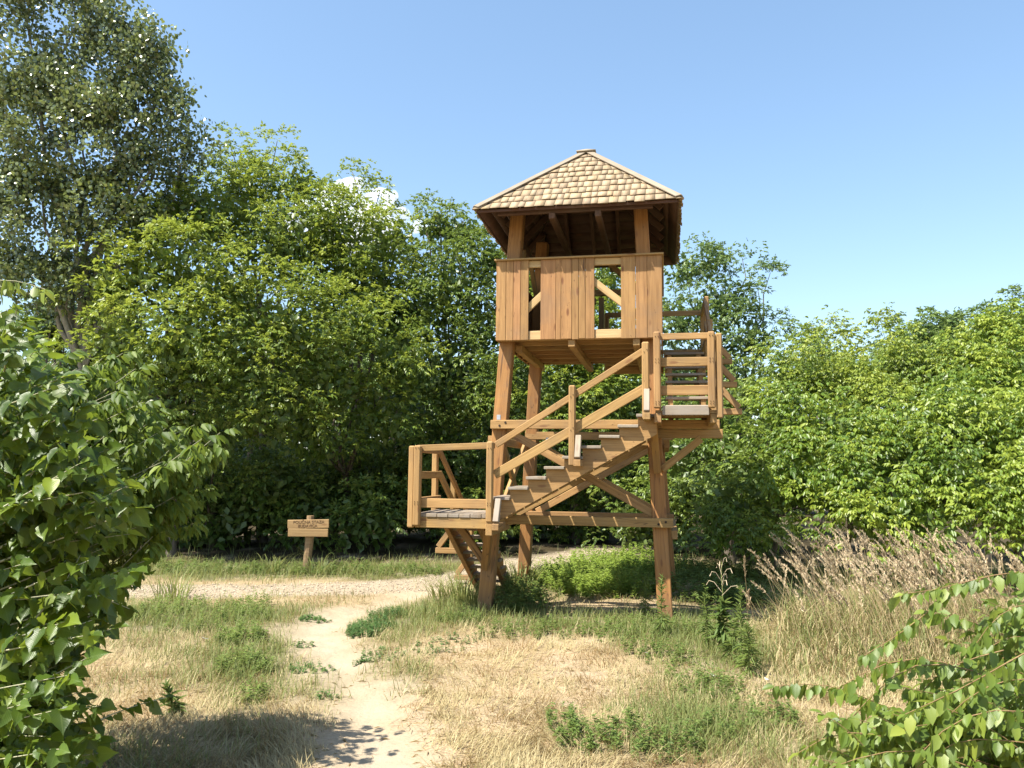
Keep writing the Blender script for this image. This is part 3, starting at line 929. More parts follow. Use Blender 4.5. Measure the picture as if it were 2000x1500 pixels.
me = bpy.data.meshes.new("post"); bm.to_mesh(me); bm.free()
o = link("post", me, sign, M_BARKPOST)
o.rotation_euler = (0, 0, 0)


def slab(name, parent, x0, x1, y0, y1, z0, z1, mat, tilt=0.0):
    o = link(name, bev_box(x1 - x0, y1 - y0, z1 - z0, 0.006, mat), parent)
    o.location = ((x0 + x1) / 2, (y0 + y1) / 2, (z0 + z1) / 2)
    o.rotation_euler = (0, -tilt, 0)
    return o


wS = 39 * S_
b1 = slab("plank", sign, -wS + .02, wS + .02, -0.125, -0.085, 85 * S_, 101 * S_, M_SIGN, tilt=0.022)
b2 = slab("plank", sign, -wS + .035, wS + .01, -0.131, -0.085, 69 * S_, 84 * S_, M_SIGN, tilt=-0.004)
for txt, cx_, cz_, size, par in (("POUČNA STAZA", 0.03, 96.2 * S_, 0.078, b1), ("BUDAVICA", 0.01, 89.3 * S_, 0.074, b1)):
    cu = bpy.data.curves.new("lettering", 'FONT')
    cu.body = txt
    cu.size = size
    cu.align_x = 'CENTER'; cu.align_y = 'CENTER'
    cu.extrude = 0.001
    tmp = bpy.data.objects.new("tmp_text", cu)
    COL.objects.link(tmp)
    dg = bpy.context.evaluated_depsgraph_get()
    me = bpy.data.meshes.new_from_object(tmp.evaluated_get(dg))
    bpy.data.objects.remove(tmp)
    me.materials.clear(); me.materials.append(M_INK)
    o = link("lettering", me, par)
    o.location = (cx_ - .02, -0.0225, cz_ - 93 * S_)
    o.rotation_euler = (R(90), 0, 0)

# ------------------------------------------------------------------ foliage tools
def unit(a):
    return a / np.maximum(np.linalg.norm(a, axis=-1, keepdims=True), 1e-9)


def rand_dirs(n, g=rng):
    return unit(g.normal(size=(n, 3)))


UPV = np.array([0, 0, 1.0])
# leaf outlines: (along, across, lift) per vertex and triangles
SHAPES = {
    'diamond': ([(0, 0, 0), (.42, .5, .10), (.42, -.5, .10), (1, 0, -.06)], [(0, 2, 3), (0, 3, 1)]),
    'lance': ([(0, 0, 0), (.30, .46, .09), (.30, -.46, .09), (.68, .36, .04), (.68, -.36, .04), (1, 0, -.12), (.5, 0, 0)],
              [(0, 6, 1), (0, 2, 6), (1, 6, 3), (2, 4, 6), (3, 6, 5), (4, 5, 6)]),
    'heart': ([(0.05, 0, .0), (-.08, .13, .05), (-.08, -.13, .05), (.02, .36, .11), (.02, -.36, .11), (.20, .47, .13), (.20, -.47, .13), (.34, .42, .07), (.34, -.42, .07),
               (.46, .45, .12), (.46, -.45, .12), (.70, .29, .04), (.70, -.29, .04), (.88, .11, -.04), (.88, -.11, -.04), (1.06, 0, -.14), (.25, 0, 0), (.50, 0, -.01), (.75, 0, -.05)],
              [(0, 16, 1), (0, 2, 16), (1, 16, 3), (2, 4, 16), (3, 16, 5), (4, 6, 16), (5, 16, 7), (6, 8, 16), (7, 16, 17), (8, 17, 16), (7, 17, 9), (8, 10, 17),
               (9, 17, 11), (10, 12, 17), (11, 17, 18), (12, 18, 17), (11, 18, 13), (12, 14, 18), (13, 18, 15), (14, 15, 18)]),
    'round': ([(0, 0, 0), (.2, .45, .06), (.2, -.45, .06), (.65, .38, .05), (.65, -.38, .05), (1, 0, -.05)],
              [(0, 3, 1), (0, 2, 4), (0, 4, 5), (0, 5, 3)]),
}


def leaves(P_, D_, Nn, L_, W_, shape, v=None):
    """arrays of vertices and triangles for n leaves: base point, axis, face normal, length, width"""
    V0, T0 = SHAPES[shape]
    V0 = np.array(V0); T0 = np.array(T0)
    n = len(P_)
    D_ = unit(D_)
    S_ = unit(np.cross(Nn, D_))
    U_ = np.cross(D_, S_)
    L_ = np.broadcast_to(np.asarray(L_, float), (n,)); W_ = np.broadcast_to(np.asarray(W_, float), (n,))
    pts = (P_[:, None] + D_[:, None] * (V0[None, :, 0:1] * L_[:, None, None]) + S_[:, None] * (V0[None, :, 1:2] * W_[:, None, None])
           + U_[:, None] * (V0[None, :, 2:3] * L_[:, None, None]))
    tri = (T0[None] + (np.arange(n) * len(V0))[:, None, None]).reshape(-1, 3)
    if v is None: v = rng.random(n)
    global LAST_UV
    LAST_UV = (np.tile(V0[:, 0], n), np.tile(V0[:, 1], n))
    return pts.reshape(-1, 3), tri, np.repeat(v, len(V0))


def join(parts):
    Vs, Ts, As, k = [], [], [], 0
    for a, b, c in parts:
        Vs.append(a); Ts.append(b + k); As.append(c); k += len(a)
    return np.concatenate(Vs), np.concatenate(Ts), np.concatenate(As)


def tubes(segs, sides=5):
    """segs: list of (points (m,3), radii (m,)) -> verts, quads as triangles"""
    Vs, Ts, k = [], [], 0
    for pts, rad in segs:
        pts = np.asarray(pts, float); m_ = len(pts)
        d = unit(np.gradient(pts, axis=0))
        ref = np.where(np.abs(d[:, 2:3]) > .9, np.array([[1., 0, 0]]), np.array([[0, 0, 1.]]))
        a = unit(np.cross(d, ref)); b = np.cross(d, a)
        ang = np.arange(sides) * math.tau / sides
        ring = pts[:, None] + (a[:, None] * np.cos(ang)[None, :, None] + b[:, None] * np.sin(ang)[None, :, None]) * np.asarray(rad)[:, None, None]
        Vs.append(ring.reshape(-1, 3))
        for i in range(m_ - 1):
            for j in range(sides):
                q = (k + i * sides + j, k + i * sides + (j + 1) % sides, k + (i + 1) * sides + (j + 1) % sides, k + (i + 1) * sides + j)
                Ts += [(q[0], q[1], q[2]), (q[0], q[2], q[3])]
        k += m_ * sides
    return np.concatenate(Vs), np.array(Ts)


def bend(a, b, sag, n=8, jit=0.0, g=rng):
    a, b = np.asarray(a, float), np.asarray(b, float)
    t_ = np.linspace(0, 1, n)[:, None]
    p = a + (b - a) * t_
    p[:, 2] += sag * np.sin(t_[:, 0] * math.pi)
    L = np.linalg.norm(b - a)
    if jit: p[1:-1] += g.normal(scale=jit * L, size=(n - 2, 3))
    return p


def compound(Pp, Dd, size, g=rng, shape='diamond', pairs=2, droop=0.6, v=None):
    """ash-like leaves: a rachis with 'pairs' pairs of hanging leaflets and one at the tip"""
    n = len(Pp)
    Dd = unit(Dd)
    side = unit(np.cross(Dd, UPV + g.normal(scale=.15, size=(n, 3))))
    up = np.cross(side, Dd)
    size = np.broadcast_to(np.asarray(size, float), (n,))
    if v is None: v = g.random(n)
    out_ = []
    specs = [(1.0, 0.0)]
    for k in range(pairs): specs += [(0.45 + .32 * k, 1.0), (0.45 + .32 * k, -1.0)]
    for t_, s in specs:
        base = Pp + Dd * (size * t_ * 1.15)[:, None] - UPV * (size * t_ * t_ * .35)[:, None]
        d = Dd * (.62 if s else 1.0) + side * (s * .72) - UPV * droop + g.normal(scale=.16, size=(n, 3))
        nn = up + side * (s * .55) + UPV * .35 + g.normal(scale=.22, size=(n, 3))
        nn = np.where((nn[:, 2:3] < 0), -nn, nn)
        L = size * g.uniform(.85, 1.15, n) * (1.12 if s == 0 else 1.0)
        out_.append(leaves(base, d, nn, L, L * .46, shape, v + g.normal(scale=.06, size=n)))
    return join(out_)


def crown_mesh(name, lobes, mat, leaf=0.088, density=1.0, kind='box', inner=True, seed=0, per=18, clump=0.47, shell=(.50, 1.12), top_gain=0.22, flat=None):
    if flat is None: flat = {'box': .60, 'poplar': 1.1, 'shoot': 1.35}[kind]
    """lobes: list of (centre, radius or (rx,ry,rz)). Sprays of leaves sit on domes that stand out of the lobes, with gaps between."""
    g = np.random.default_rng(seed)
    parts = []
    C = np.array([l[0] for l in lobes]); RR = np.array([l[1] if hasattr(l[1], '__len__') else (l[1],) * 3 for l in lobes])
    for c, r in zip(C, RR):
        area = 4 * math.pi * (r[0] * r[2])
        nc = max(6, int(area / (clump ** 2 * 3.14) * 1.25 * density))
        d = rand_dirs(nc, g)
        d[:, 2] = np.where(d[:, 2] < -.5, -d[:, 2], d[:, 2])
        d[:, 1] = np.where((d[:, 1] > .35) & (g.random(nc) < .5), -d[:, 1], d[:, 1])
        rad = g.uniform(shell[0], shell[1], nc) ** .8
        cc = c + d * r * rad[:, None]
        # drop clumps buried deep in another lobe
        keep = np.ones(nc, bool)
        for c2, r2 in zip(C, RR):
            if c2 is c: continue
            q = np.linalg.norm((cc - c2) / r2, axis=1)
            if not np.allclose(c2, c): keep &= ~(q < .62)
        keep &= cc[:, 2] > 0.25
        cc, d, rad = cc[keep], d[keep], rad[keep]
        nc = len(cc)
        if nc == 0: continue
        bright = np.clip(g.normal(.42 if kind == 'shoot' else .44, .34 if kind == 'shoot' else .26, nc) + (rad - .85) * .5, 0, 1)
        ax = unit(d * .75 + UPV * .45 + g.normal(scale=.18, size=(nc, 3)))
        cr = clump * g.uniform(.65, 1.3, nc)
        # leaf positions on an umbrella above each clump centre
        m_ = per
        al = rand_dirs(nc * m_, g).reshape(nc, m_, 3)
        if kind == 'shoot': al = unit(al + ax[:, None] * .8)
        elif kind == 'poplar': al = unit(al + ax[:, None] * .5)
        else: al = unit(al + ax[:, None] * 1.1)
        pos = cc[:, None] + al * (cr[:, None, None] * g.uniform(.35, 1.0, (nc, m_, 1))) * np.array([1, 1, flat])
        dirs = unit(al * .9 + g.normal(scale=.35, size=(nc, m_, 3)) + np.array([0, 0, -.10]))
        vv = np.clip(bright[:, None] + g.normal(scale=.13, size=(nc, m_)) + np.maximum(al[..., 2], 0) * top_gain, 0, 1)  # leaves on the upper side of a clump are lighter
        Pf, Df, vf = pos.reshape(-1, 3), dirs.reshape(-1, 3), vv.reshape(-1)
        if kind == 'shoot':
            Df = unit(Df * np.array([1, 1, .35]) + np.array([0, 0, .05]))
            parts.append(compound(Pf, Df, leaf * g.uniform(.75, 1.25, len(Pf)), g, 'diamond', 2, droop=.95, v=vf))
        elif kind == 'box':
            parts.append(compound(Pf, Df, leaf * g.uniform(.75, 1.2, len(Pf)), g, 'diamond', 2, v=vf))
        else:                                                   # poplar: single leaves on loose twigs
            k = 4
            Pk = np.repeat(Pf, k, 0) + g.normal(scale=.085, size=(len(Pf) * k, 3))
            dk = unit(g.normal(size=(len(Pk), 3)) * .7 - UPV * .7)
            nk = rand_dirs(len(Pk), g)
            parts.append(leaves(Pk, dk, nk, leaf * g.uniform(.7, 1.2, len(Pk)), leaf * .9, 'round', np.repeat(vf, k) + g.normal(scale=.15, size=len(Pk))))
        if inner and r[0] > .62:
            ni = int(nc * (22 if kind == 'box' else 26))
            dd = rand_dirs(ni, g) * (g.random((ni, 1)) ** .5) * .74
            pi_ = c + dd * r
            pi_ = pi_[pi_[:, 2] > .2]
            parts.append(leaves(pi_, rand_dirs(len(pi_), g) - UPV * .4, rand_dirs(len(pi_), g), leaf * 2.2, leaf * 1.4, 'diamond', g.random(len(pi_)) * .3))  # inner leaves kept at the dark end: shade inside the crown as colour
    V_, T_, A_ = join(parts)
    return V_, T_, A_


def tree(label, lobes, mat, base=None, cat='tree', group=None, trunk_r=0.10, name='box_elder_tree', bark=None, seed=0, limbs=True, **kw):
    """lobes given as (px, py, Y, r in photo pixels [, vertical stretch])"""
    L3 = []
    for l in lobes:
        px, py, Y, r = l[:4]
        st = l[4] if len(l) > 4 else 1.0
        rw = r * Y / F_PX
        L3.append((np.array(at(px, py, Y)), (rw, rw * (1.0 if st <= 1 else .9), rw * st)))
    c = np.mean([l[0] for l in L3], axis=0)
    if base is None: base = (c[0], c[1] + .5)
    bz = float(height(base[0], base[1]))
    root = empty(name, (base[0], base[1], bz))
    tag(root, label, cat, group)
    org = np.array([base[0], base[1], bz])
    L3 = [(p_ - org, r_) for p_, r_ in L3]
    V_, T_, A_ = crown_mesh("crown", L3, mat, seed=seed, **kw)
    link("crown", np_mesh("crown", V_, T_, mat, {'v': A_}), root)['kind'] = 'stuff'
    g = np.random.default_rng(seed + 5)
    top = max(p_[2] for p_, _ in L3)
    segs = []
    cen = np.mean([p_ for p_, _ in L3], axis=0)
    fork = np.array([cen[0] * .35, cen[1] * .35, max(.6, top * .33)])
    tp = bend((0, 0, -.15), fork, 0, 6, .02, g)
    segs.append((tp, np.linspace(trunk_r * 1.25, trunk_r * .85, 6)))
    for p_, r_ in L3:
        rr = trunk_r * .5
        segs.append((bend(fork, p_ * np.array([1, 1, 1]) + np.array([0, 0, r_[2] * .5]), .1, 8, .025, g), np.linspace(rr, rr * .15, 8)))
    v_, t_ = tubes(segs[:1], 8)
    link("trunk", np_mesh("trunk", v_, t_, bark or M_BARK, smooth=True), root)
    if limbs:
        v_, t_ = tubes(segs[1:], 5)
        link("limbs", np_mesh("limbs", v_, t_, bark or M_BARK, smooth=True), root)
    return root


def copy_tree(src, loc, rz, s, label, group=None):
    r = src.copy(); COL.objects.link(r)
    r.location = loc; r.rotation_euler = (0, 0, rz); r.scale = (s, s, s)
    r['label'] = label
    if group: r['group'] = group
    for ch in list(src.children):
        c_ = ch.copy(); COL.objects.link(c_); c_.parent = r
    return r


# ------------------------------------------------------------------ trees
tree("tall silvery-leaved poplar rising past the top left corner of the photo",
     [(40, 40, 17, 150, 1.2), (130, 20, 17, 110, 1.3), (210, 110, 17, 105, 1.2), (40, 240, 17, 150), (160, 270, 17, 140), (305, 130, 17, 48, 1.7), (270, 230, 17, 85, 1.2),
      (345, 230, 17, 42, 1.4), (375, 300, 17, 42), (300, 340, 17.3, 95), (80, 420, 17, 150), (210, 450, 17.3, 120), (50, 560, 17, 120), (180, 570, 17.5, 90), (320, 440, 17.6, 70)],
     M_POP, base=(-9.6, 17.4), kind='poplar', leaf=0.088, per=14, density=1.1, clump=0.34, name='poplar_tree', bark=M_BARKP, trunk_r=.16, inner=False, seed=3, shell=(.25, 1.1))
tree("tallest yellow-green box elder with twin tips left of the small white cloud",
     [(540, 305, 20, 42, 1.5), (448, 305, 20, 38, 1.3), (500, 370, 19.8, 90), (590, 365, 20, 52), (430, 440, 19.2, 110), (560, 480, 18.9, 130), (640, 450, 19.4, 80)],
     M_BOX, seed=11, trunk_r=.13)
tree("box elder whose loose top sprays stand in front of the white cloud",
     [(688, 350, 21, 20, 1.5), (742, 385, 21, 26), (660, 410, 21, 32), (770, 470, 20.6, 66), (700, 520, 20, 115), (640, 600, 19.6, 110), (760, 600, 20, 100)],
     M_BOX, seed=12, trunk_r=.12)
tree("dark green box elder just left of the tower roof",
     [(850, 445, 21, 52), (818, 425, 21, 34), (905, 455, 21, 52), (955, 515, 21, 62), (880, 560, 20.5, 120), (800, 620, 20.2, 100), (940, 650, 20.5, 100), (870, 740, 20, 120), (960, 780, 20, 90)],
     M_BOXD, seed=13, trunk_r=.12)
tree("broad yellow-green box elder in front of the poplar's lower trunk",
     [(295, 450, 17.2, 70), (390, 420, 17.4, 70), (230, 560, 16.5, 85), (340, 540, 16.6, 115), (440, 570, 17, 105), (225, 680, 16.2, 85), (340, 680, 16, 120), (455, 700, 16.6, 115)],
     M_BOX, seed=14, trunk_r=.12)
tree("low bright box elder in the middle of the left tree wall",
     [(560, 640, 17.0, 105), (640, 740, 17.4, 100), (520, 790, 16.8, 100), (610, 850, 17.8, 85), (700, 640, 17.9, 80), (730, 820, 18.4, 85), (780, 720, 18.4, 75)],
     M_BOX, seed=15, trunk_r=.09, base=(-4.2, 21.0))
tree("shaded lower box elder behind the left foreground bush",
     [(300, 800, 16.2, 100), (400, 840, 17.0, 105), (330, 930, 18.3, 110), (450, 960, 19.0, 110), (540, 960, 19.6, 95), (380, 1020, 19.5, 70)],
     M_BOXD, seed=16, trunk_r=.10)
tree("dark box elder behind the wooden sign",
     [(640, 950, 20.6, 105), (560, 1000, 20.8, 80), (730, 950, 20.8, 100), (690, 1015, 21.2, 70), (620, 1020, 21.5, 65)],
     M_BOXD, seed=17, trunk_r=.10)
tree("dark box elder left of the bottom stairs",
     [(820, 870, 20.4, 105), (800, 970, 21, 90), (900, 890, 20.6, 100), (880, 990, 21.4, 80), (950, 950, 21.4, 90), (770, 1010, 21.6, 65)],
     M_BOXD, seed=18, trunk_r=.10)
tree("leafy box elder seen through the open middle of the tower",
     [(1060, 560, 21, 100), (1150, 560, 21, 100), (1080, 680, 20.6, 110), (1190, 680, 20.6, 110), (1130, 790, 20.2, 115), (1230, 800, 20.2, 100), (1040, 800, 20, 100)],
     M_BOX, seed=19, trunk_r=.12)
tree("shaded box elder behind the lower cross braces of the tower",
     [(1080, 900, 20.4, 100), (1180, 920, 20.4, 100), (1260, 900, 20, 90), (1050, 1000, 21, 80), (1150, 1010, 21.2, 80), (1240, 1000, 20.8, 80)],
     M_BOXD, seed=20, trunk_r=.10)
tree("tall airy box elder with a spray reaching out right of the tower roof",
     [(1390, 510, 22.5, 46, 1.2), (1335, 530, 22.5, 48), (1450, 520, 22.5, 34), (1505, 540, 22.5, 20, .8), (1480, 575, 22.5, 24), (1515, 632, 22.5, 11), (1410, 600, 22.2, 78), (1330, 630, 22, 78), (1470, 660, 22, 58), (1400, 720, 21.6, 95), (1500, 700, 21.8, 40)],
     M_FAR, seed=21, trunk_r=.11, density=.8, shell=(.35, 1.1))
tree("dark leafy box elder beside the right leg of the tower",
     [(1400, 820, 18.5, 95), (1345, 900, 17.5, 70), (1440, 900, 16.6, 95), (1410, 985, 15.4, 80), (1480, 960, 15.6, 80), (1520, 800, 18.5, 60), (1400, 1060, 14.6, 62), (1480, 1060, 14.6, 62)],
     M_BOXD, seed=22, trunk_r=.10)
RG = 'box elder saplings along the right side'
tree("upright box elder sapling with several tips right of the airy tree",
     [(1530, 730, 19, 58), (1570, 685, 20, 32, 1.4), (1615, 675, 20, 34, 1.3), (1655, 690, 20, 30, 1.3), (1590, 760, 18.5, 80), (1680, 760, 18.6, 70)],
     M_BOX, seed=23, name='box_elder_sapling', trunk_r=.06, group=RG, leaf=.082, kind='shoot', clump=.38, per=28, density=.75, shell=(.35, 1.2))
tree("box elder sapling with one lone thin shoot standing above its neighbours",
     [(1722, 650, 20, 14, 2.2), (1725, 700, 20, 34), (1770, 740, 18.6, 80), (1700, 820, 17.4, 85), (1830, 760, 18.4, 80)],
     M_BOX, seed=24, name='box_elder_sapling', trunk_r=.06, group=RG, leaf=.082, kind='shoot', clump=.38, per=28, density=.75, shell=(.35, 1.2))
tree("yellowing box elder sapling at the right edge below the far trees",
     [(1900, 690, 18, 60), (1960, 650, 18, 55), (1880, 770, 17, 80), (1980, 750, 17, 85), (1940, 840, 16, 90)],
     M_BOXR, seed=25, name='box_elder_sapling', trunk_r=.06, group=RG, leaf=.09, kind='shoot', clump=.34, per=24, density=.7)
tree("bright green box elder sapling nearest to the tower on the right",
     [(1540, 850, 15.8, 62), (1500, 800, 16.2, 36), (1560, 930, 15, 72), (1500, 1010, 14.8, 60, 1.1), (1590, 1030, 14.3, 66), (1460, 1050, 15.2, 50)],
     M_BOXR, seed=26, name='box_elder_sapling', trunk_r=.05, group=RG, leaf=.094, per=30, clump=.37, kind='shoot', density=.58, shell=(.30, 1.22))
tree("bright green box elder sapling behind the left half of the dry reeds",
     [(1640, 860, 15.4, 75), (1700, 900, 15, 75), (1640, 960, 14.4, 75), (1720, 1000, 13.9, 75), (1660, 1060, 13.6, 62)],
     M_BOXR, seed=27, name='box_elder_sapling', trunk_r=.05, group=RG, leaf=.094, per=30, clump=.37, kind='shoot', density=.58, shell=(.30, 1.22))
tree("dense bright box elder sapling behind the right half of the dry reeds",
     [(1790, 850, 15.2, 78), (1860, 850, 15, 78), (1800, 940, 14.3, 80), (1880, 960, 13.9, 80), (1810, 1040, 13.5, 72), (1900, 1060, 13.2, 70)],
     M_BOXR, seed=28, name='box_elder_sapling', trunk_r=.05, group=RG, leaf=.094, per=30, clump=.37, kind='shoot', density=.58, shell=(.30, 1.22))
tree("bright box elder sapling cut by the right edge of the photo",
     [(1960, 890, 14.6, 85), (2040, 860, 14.6, 85), (1990, 990, 13.6, 85), (2060, 1000, 13.4, 90), (1990, 1070, 12.8, 65)],
     M_BOXR, seed=29, name='box_elder_sapling', trunk_r=.05, group=RG, leaf=.094, per=30, clump=.37, kind='shoot', density=.58, shell=(.30, 1.22))
f1 = tree("distant bluish-green tree with a pointed top shoot at the right edge",
     [(1975, 625, 34, 26, 2.0), (1930, 650, 34, 40, 1.2), (1990, 670, 33, 60), (1900, 690, 33, 50), (1950, 740, 32, 70)],
     M_FAR, seed=30, trunk_r=.15, leaf=.15, clump=.55, name='far_tree')
tree("distant bluish-green rounded tree right of the lone thin shoot",
     [(1800, 670, 34, 55), (1850, 650, 34, 45, 1.1), (1760, 690, 34, 40), (1830, 730, 33, 70), (1740, 740, 33, 50)],
     M_FAR, seed=31, trunk_r=.15, leaf=.15, clump=.55, name='far_tree')
# woodland closing the view behind the nearest trees
k = 0
for px_, Y_, s_, rz_, lb in ((1600, 31, .86, 1.0, "far tree behind the several-tipped sapling"), (480, 27, .95, 2.2, "far tree hidden low behind the twin-tipped box elder"),
                         (780, 28, .86, 4.0, "far tree low behind the left tree wall"), (1010, 29, .78, 5.1, "far tree low behind the tower's left legs"),
                         (1280, 30, .76, .4, "far tree low behind the tower's right legs"), (100, 27, 1.0, 3.0, "far tree low behind the poplar trunk"), (350, 25, .80, 1.9, "far tree deep in the wood between poplar and twin-tipped box elder"),
                         (640, 25.5, .85, .9, "far tree deep in the wood under the white cloud"), (900, 26, .66, 2.9, "far tree deep in the wood left of the tower roof"), (1150, 26, .62, 3.9, "far tree deep in the wood straight behind the cabin"),
                         (1440, 27, .62, 5.5, "far tree deep in the wood behind the airy box elder"), (1880, 26, .52, 4.4, "far tree deep in the wood behind the yellowing sapling"), (220, 29, .95, 4.9, "far tree deep in the wood at the far left")):
    w = at(px_, 900, Y_)
    copy_tree(f1, (w.x, Y_, .1), rz_, s_ * .9, lb)
# the wood goes on behind, read as one mass
gW = np.random.default_rng(55)
mass = []
for i in range(74):
    x_ = -34 + 68 * i / 73 + gW.uniform(-.5, .5)
    top_ = 6.5 if x_ < 8 else 4.4
    Y_ = 36 + gW.uniform(-1.5, 1.5)
    mass.append((np.array((x_, Y_, top_ * .28)), (1.5, 1.2, top_ * .36)))
    mass.append((np.array((x_ + .4, Y_, top_ * .74)), (1.4, 1.2, top_ * .30)))
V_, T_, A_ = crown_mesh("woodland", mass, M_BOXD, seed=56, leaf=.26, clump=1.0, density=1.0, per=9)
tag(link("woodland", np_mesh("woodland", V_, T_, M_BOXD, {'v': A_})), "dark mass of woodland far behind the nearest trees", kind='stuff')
# dense shaded undergrowth at the foot of the wood
gU = np.random.default_rng(77)
und = []
for px_ in list(range(-250, 1500, 60)) * 2:
    Y_ = 18.2 + gU.uniform(-.2, 2.6) + (2.6 if 950 < px_ < 1250 else 0)
    c_ = at(px_ + gU.uniform(-15, 15), 1035, Y_)
    und.append((np.array((c_.x, Y_, gU.uniform(.35, 1.4))), (.9, .6, gU.uniform(.7, 1.1))))
V_, T_, A_ = crown_mesh("undergrowth", und, M_BOXD, seed=78, leaf=.10, density=.55)
tag(link("undergrowth", np_mesh("undergrowth", V_, T_, M_BOXD, {'v': A_})), "dark leafy undergrowth along the foot of the wood", kind='stuff')

# ------------------------------------------------------------------ grasses
def visible_points(n, y0, y1, g, pad=1.08, power=1.0):
    """random places on the ground inside the camera's wedge, denser towards the camera"""
    u = g.random(n)
    Y = 1 / (1 / y0 + u * (1 / y1 - 1 / y0)) if power == 1.0 else y0 * (y1 / y0) ** u
    X = (g.random(n) * 2 - 1) * Y * (1000 / F_PX) * pad
    return X, Y


def blades(X, Y, Z, L, W, lean, g, v, curl=.5, az=None):
    n = len(X)
    az = g.random(n) * math.tau if az is None else az
    h = np.stack([np.cos(az), np.sin(az), np.zeros(n)], 1)
    side = np.stack([-np.sin(az + g.normal(scale=.6, size=n)), np.cos(az), np.zeros(n)], 1)
    side = unit(side)
    base = np.stack([X, Y, Z - .01], 1)
    up = np.cos(lean)[:, None] * UPV + np.sin(lean)[:, None] * h
    lean2 = np.minimum(lean + curl * g.uniform(.4, 1.4, n), 2.0)
    up2 = np.cos(lean2)[:, None] * UPV + np.sin(lean2)[:, None] * h
    mid = base + up * (L * .55)[:, None]
    tip = mid + up2 * (L * .45)[:, None]
    w = (W / 2)[:, None] * side
    pts = np.stack([base - w, base + w, mid + w * .75, mid - w * .75, tip], 1).reshape(-1, 3)
    T0 = np.array([(0, 1, 2), (0, 2, 3), (3, 2, 4)])
    tri = (T0[None] + (np.arange(n) * 5)[:, None, None]).reshape(-1, 3)
    return pts, tri, np.repeat(v, 5)


def masks(X, Y):
    e = 0.45 * (vnoise(X, Y, 0.5, 8) - .5) + 0.35 * (vnoise(X, Y, 0.17, 9) - .5)
    return np.clip(strip_mask(X, Y, PATH, 0.75) + e, 0, 1), np.clip(strip_mask(X, Y, ROAD, 0.35) + e * .7, 0, 1)


gG = np.random.default_rng(42)
X, Y = visible_points(230000, 4.6, 17, gG)
pmk, rmk = masks(X, Y)
gf = green_field(X, Y)
patch = vnoise(X, Y, .35, 21)
keep = (gG.random(len(X)) < (1 - np.clip(pmk * 2.0, 0, 1)) * (1 - .97 * rmk) * (.35 + .9 * patch)) & (gG.random(len(X)) > gf * .75)
X, Y = X[keep], Y[keep]
n = len(X)
v = np.clip(gG.normal(.5, .32, n), 0, 1)
az0 = vnoise(X, Y, .5, 31) * 9 + gG.normal(scale=.9, size=n)
b_ = blades(X, Y, height(X, Y), gG.uniform(.06, .21, n), gG.uniform(.0022, .0058, n) * (1 + Y * .06), gG.uniform(.5, 1.5, n), gG, v, .3, az0)
tag(link("dry_grass", np_mesh("dry_grass", b_[0], b_[1], M_STRAW, {'v': b_[2]})), "short trampled straw-coloured grass on both sides of the path", kind='stuff')
X, Y = visible_points(190000, 4.6, 19, gG, power=2)
pmk, rmk = masks(X, Y)
gf = green_field(X, Y)
keep = (gG.random(len(X)) < (1 - np.clip(pmk * 1.5, 0, 1)) * (1 - .98 * rmk) * np.clip(gf * 1.25 - .12, 0, 1) * np.clip((16.6 - Y) / .8, .06, 1))
X, Y = X[keep], Y[keep]
n = len(X)
gf = gf[keep]
v = np.clip(gG.normal(.45, .2, n) + .25 * (vnoise(X, Y, .8, 55) - .4), 0, 1)
L_ = gG.uniform(.06, .20, n) * (.6 + .9 * gf) * (1 + .15 * (Y > 13.5))
b_ = blades(X, Y, height(X, Y), L_, gG.uniform(.003, .006, n) * (1 + Y * .05), gG.uniform(.05, .8, n), gG, v, .6)
tag(link("green_grass", np_mesh("green_grass", b_[0], b_[1], M_GRASS, {'v': b_[2]})), "green and yellowish meadow grass in patches beside the path and track", kind='stuff')


def forbs(name, label, spots, mat, seed, leaf=.05, hgt=.3, per=26, shape='diamond', kind='stuff', wid=.42, upright=.6):
    """small leafy plants: spots = list of (x, y, radius, count)"""
    g = np.random.default_rng(seed)
    parts = []
    for x, y, r, cnt in spots:
        a = g.random(cnt) * math.tau; q = r * np.sqrt(g.random(cnt))
        px_, py_ = x + q * np.cos(a), y + q * np.sin(a)
        hh_ = hgt * g.uniform(.45, 1.15, cnt) * (1 - .45 * (q / r) ** 2)
        z0 = height(px_, py_)
        m_ = per
        t_ = g.uniform(.12, 1, (cnt, m_))
        az = g.random((cnt, m_)) * math.tau
        lean = g.normal(scale=.16, size=(cnt, 1, 2))
        base = np.stack([px_[:, None] + lean[..., 0] * t_ * hh_[:, None], py_[:, None] + lean[..., 1] * t_ * hh_[:, None], z0[:, None] + t_ * hh_[:, None]], -1)
        d = np.stack([np.cos(az), np.sin(az), np.full_like(az, 1) * (upright * t_ - .15)], -1) + g.normal(scale=.15, size=(cnt, m_, 3))
        nn = np.stack([-np.cos(az) * .4, -np.sin(az) * .4, np.ones_like(az)], -1) + g.normal(scale=.25, size=(cnt, m_, 3))
        Ls = leaf * g.uniform(.6, 1.25, cnt * m_) * (1.15 - .5 * t_.reshape(-1))
        parts.append(leaves(base.reshape(-1, 3), d.reshape(-1, 3), nn.reshape(-1, 3), Ls, Ls * wid, shape,
                            np.clip(g.normal(.45, .18, cnt * m_) + .2 * (t_.reshape(-1) - .5), 0, 1)))
    V_, T_, A_ = join(parts)
    o = link(name, np_mesh(name, V_, T_, mat, {'v': A_}))
    return tag(o, label, kind=kind)


def gp(px, py): q = on_ground(px, py); return q.x, q.y


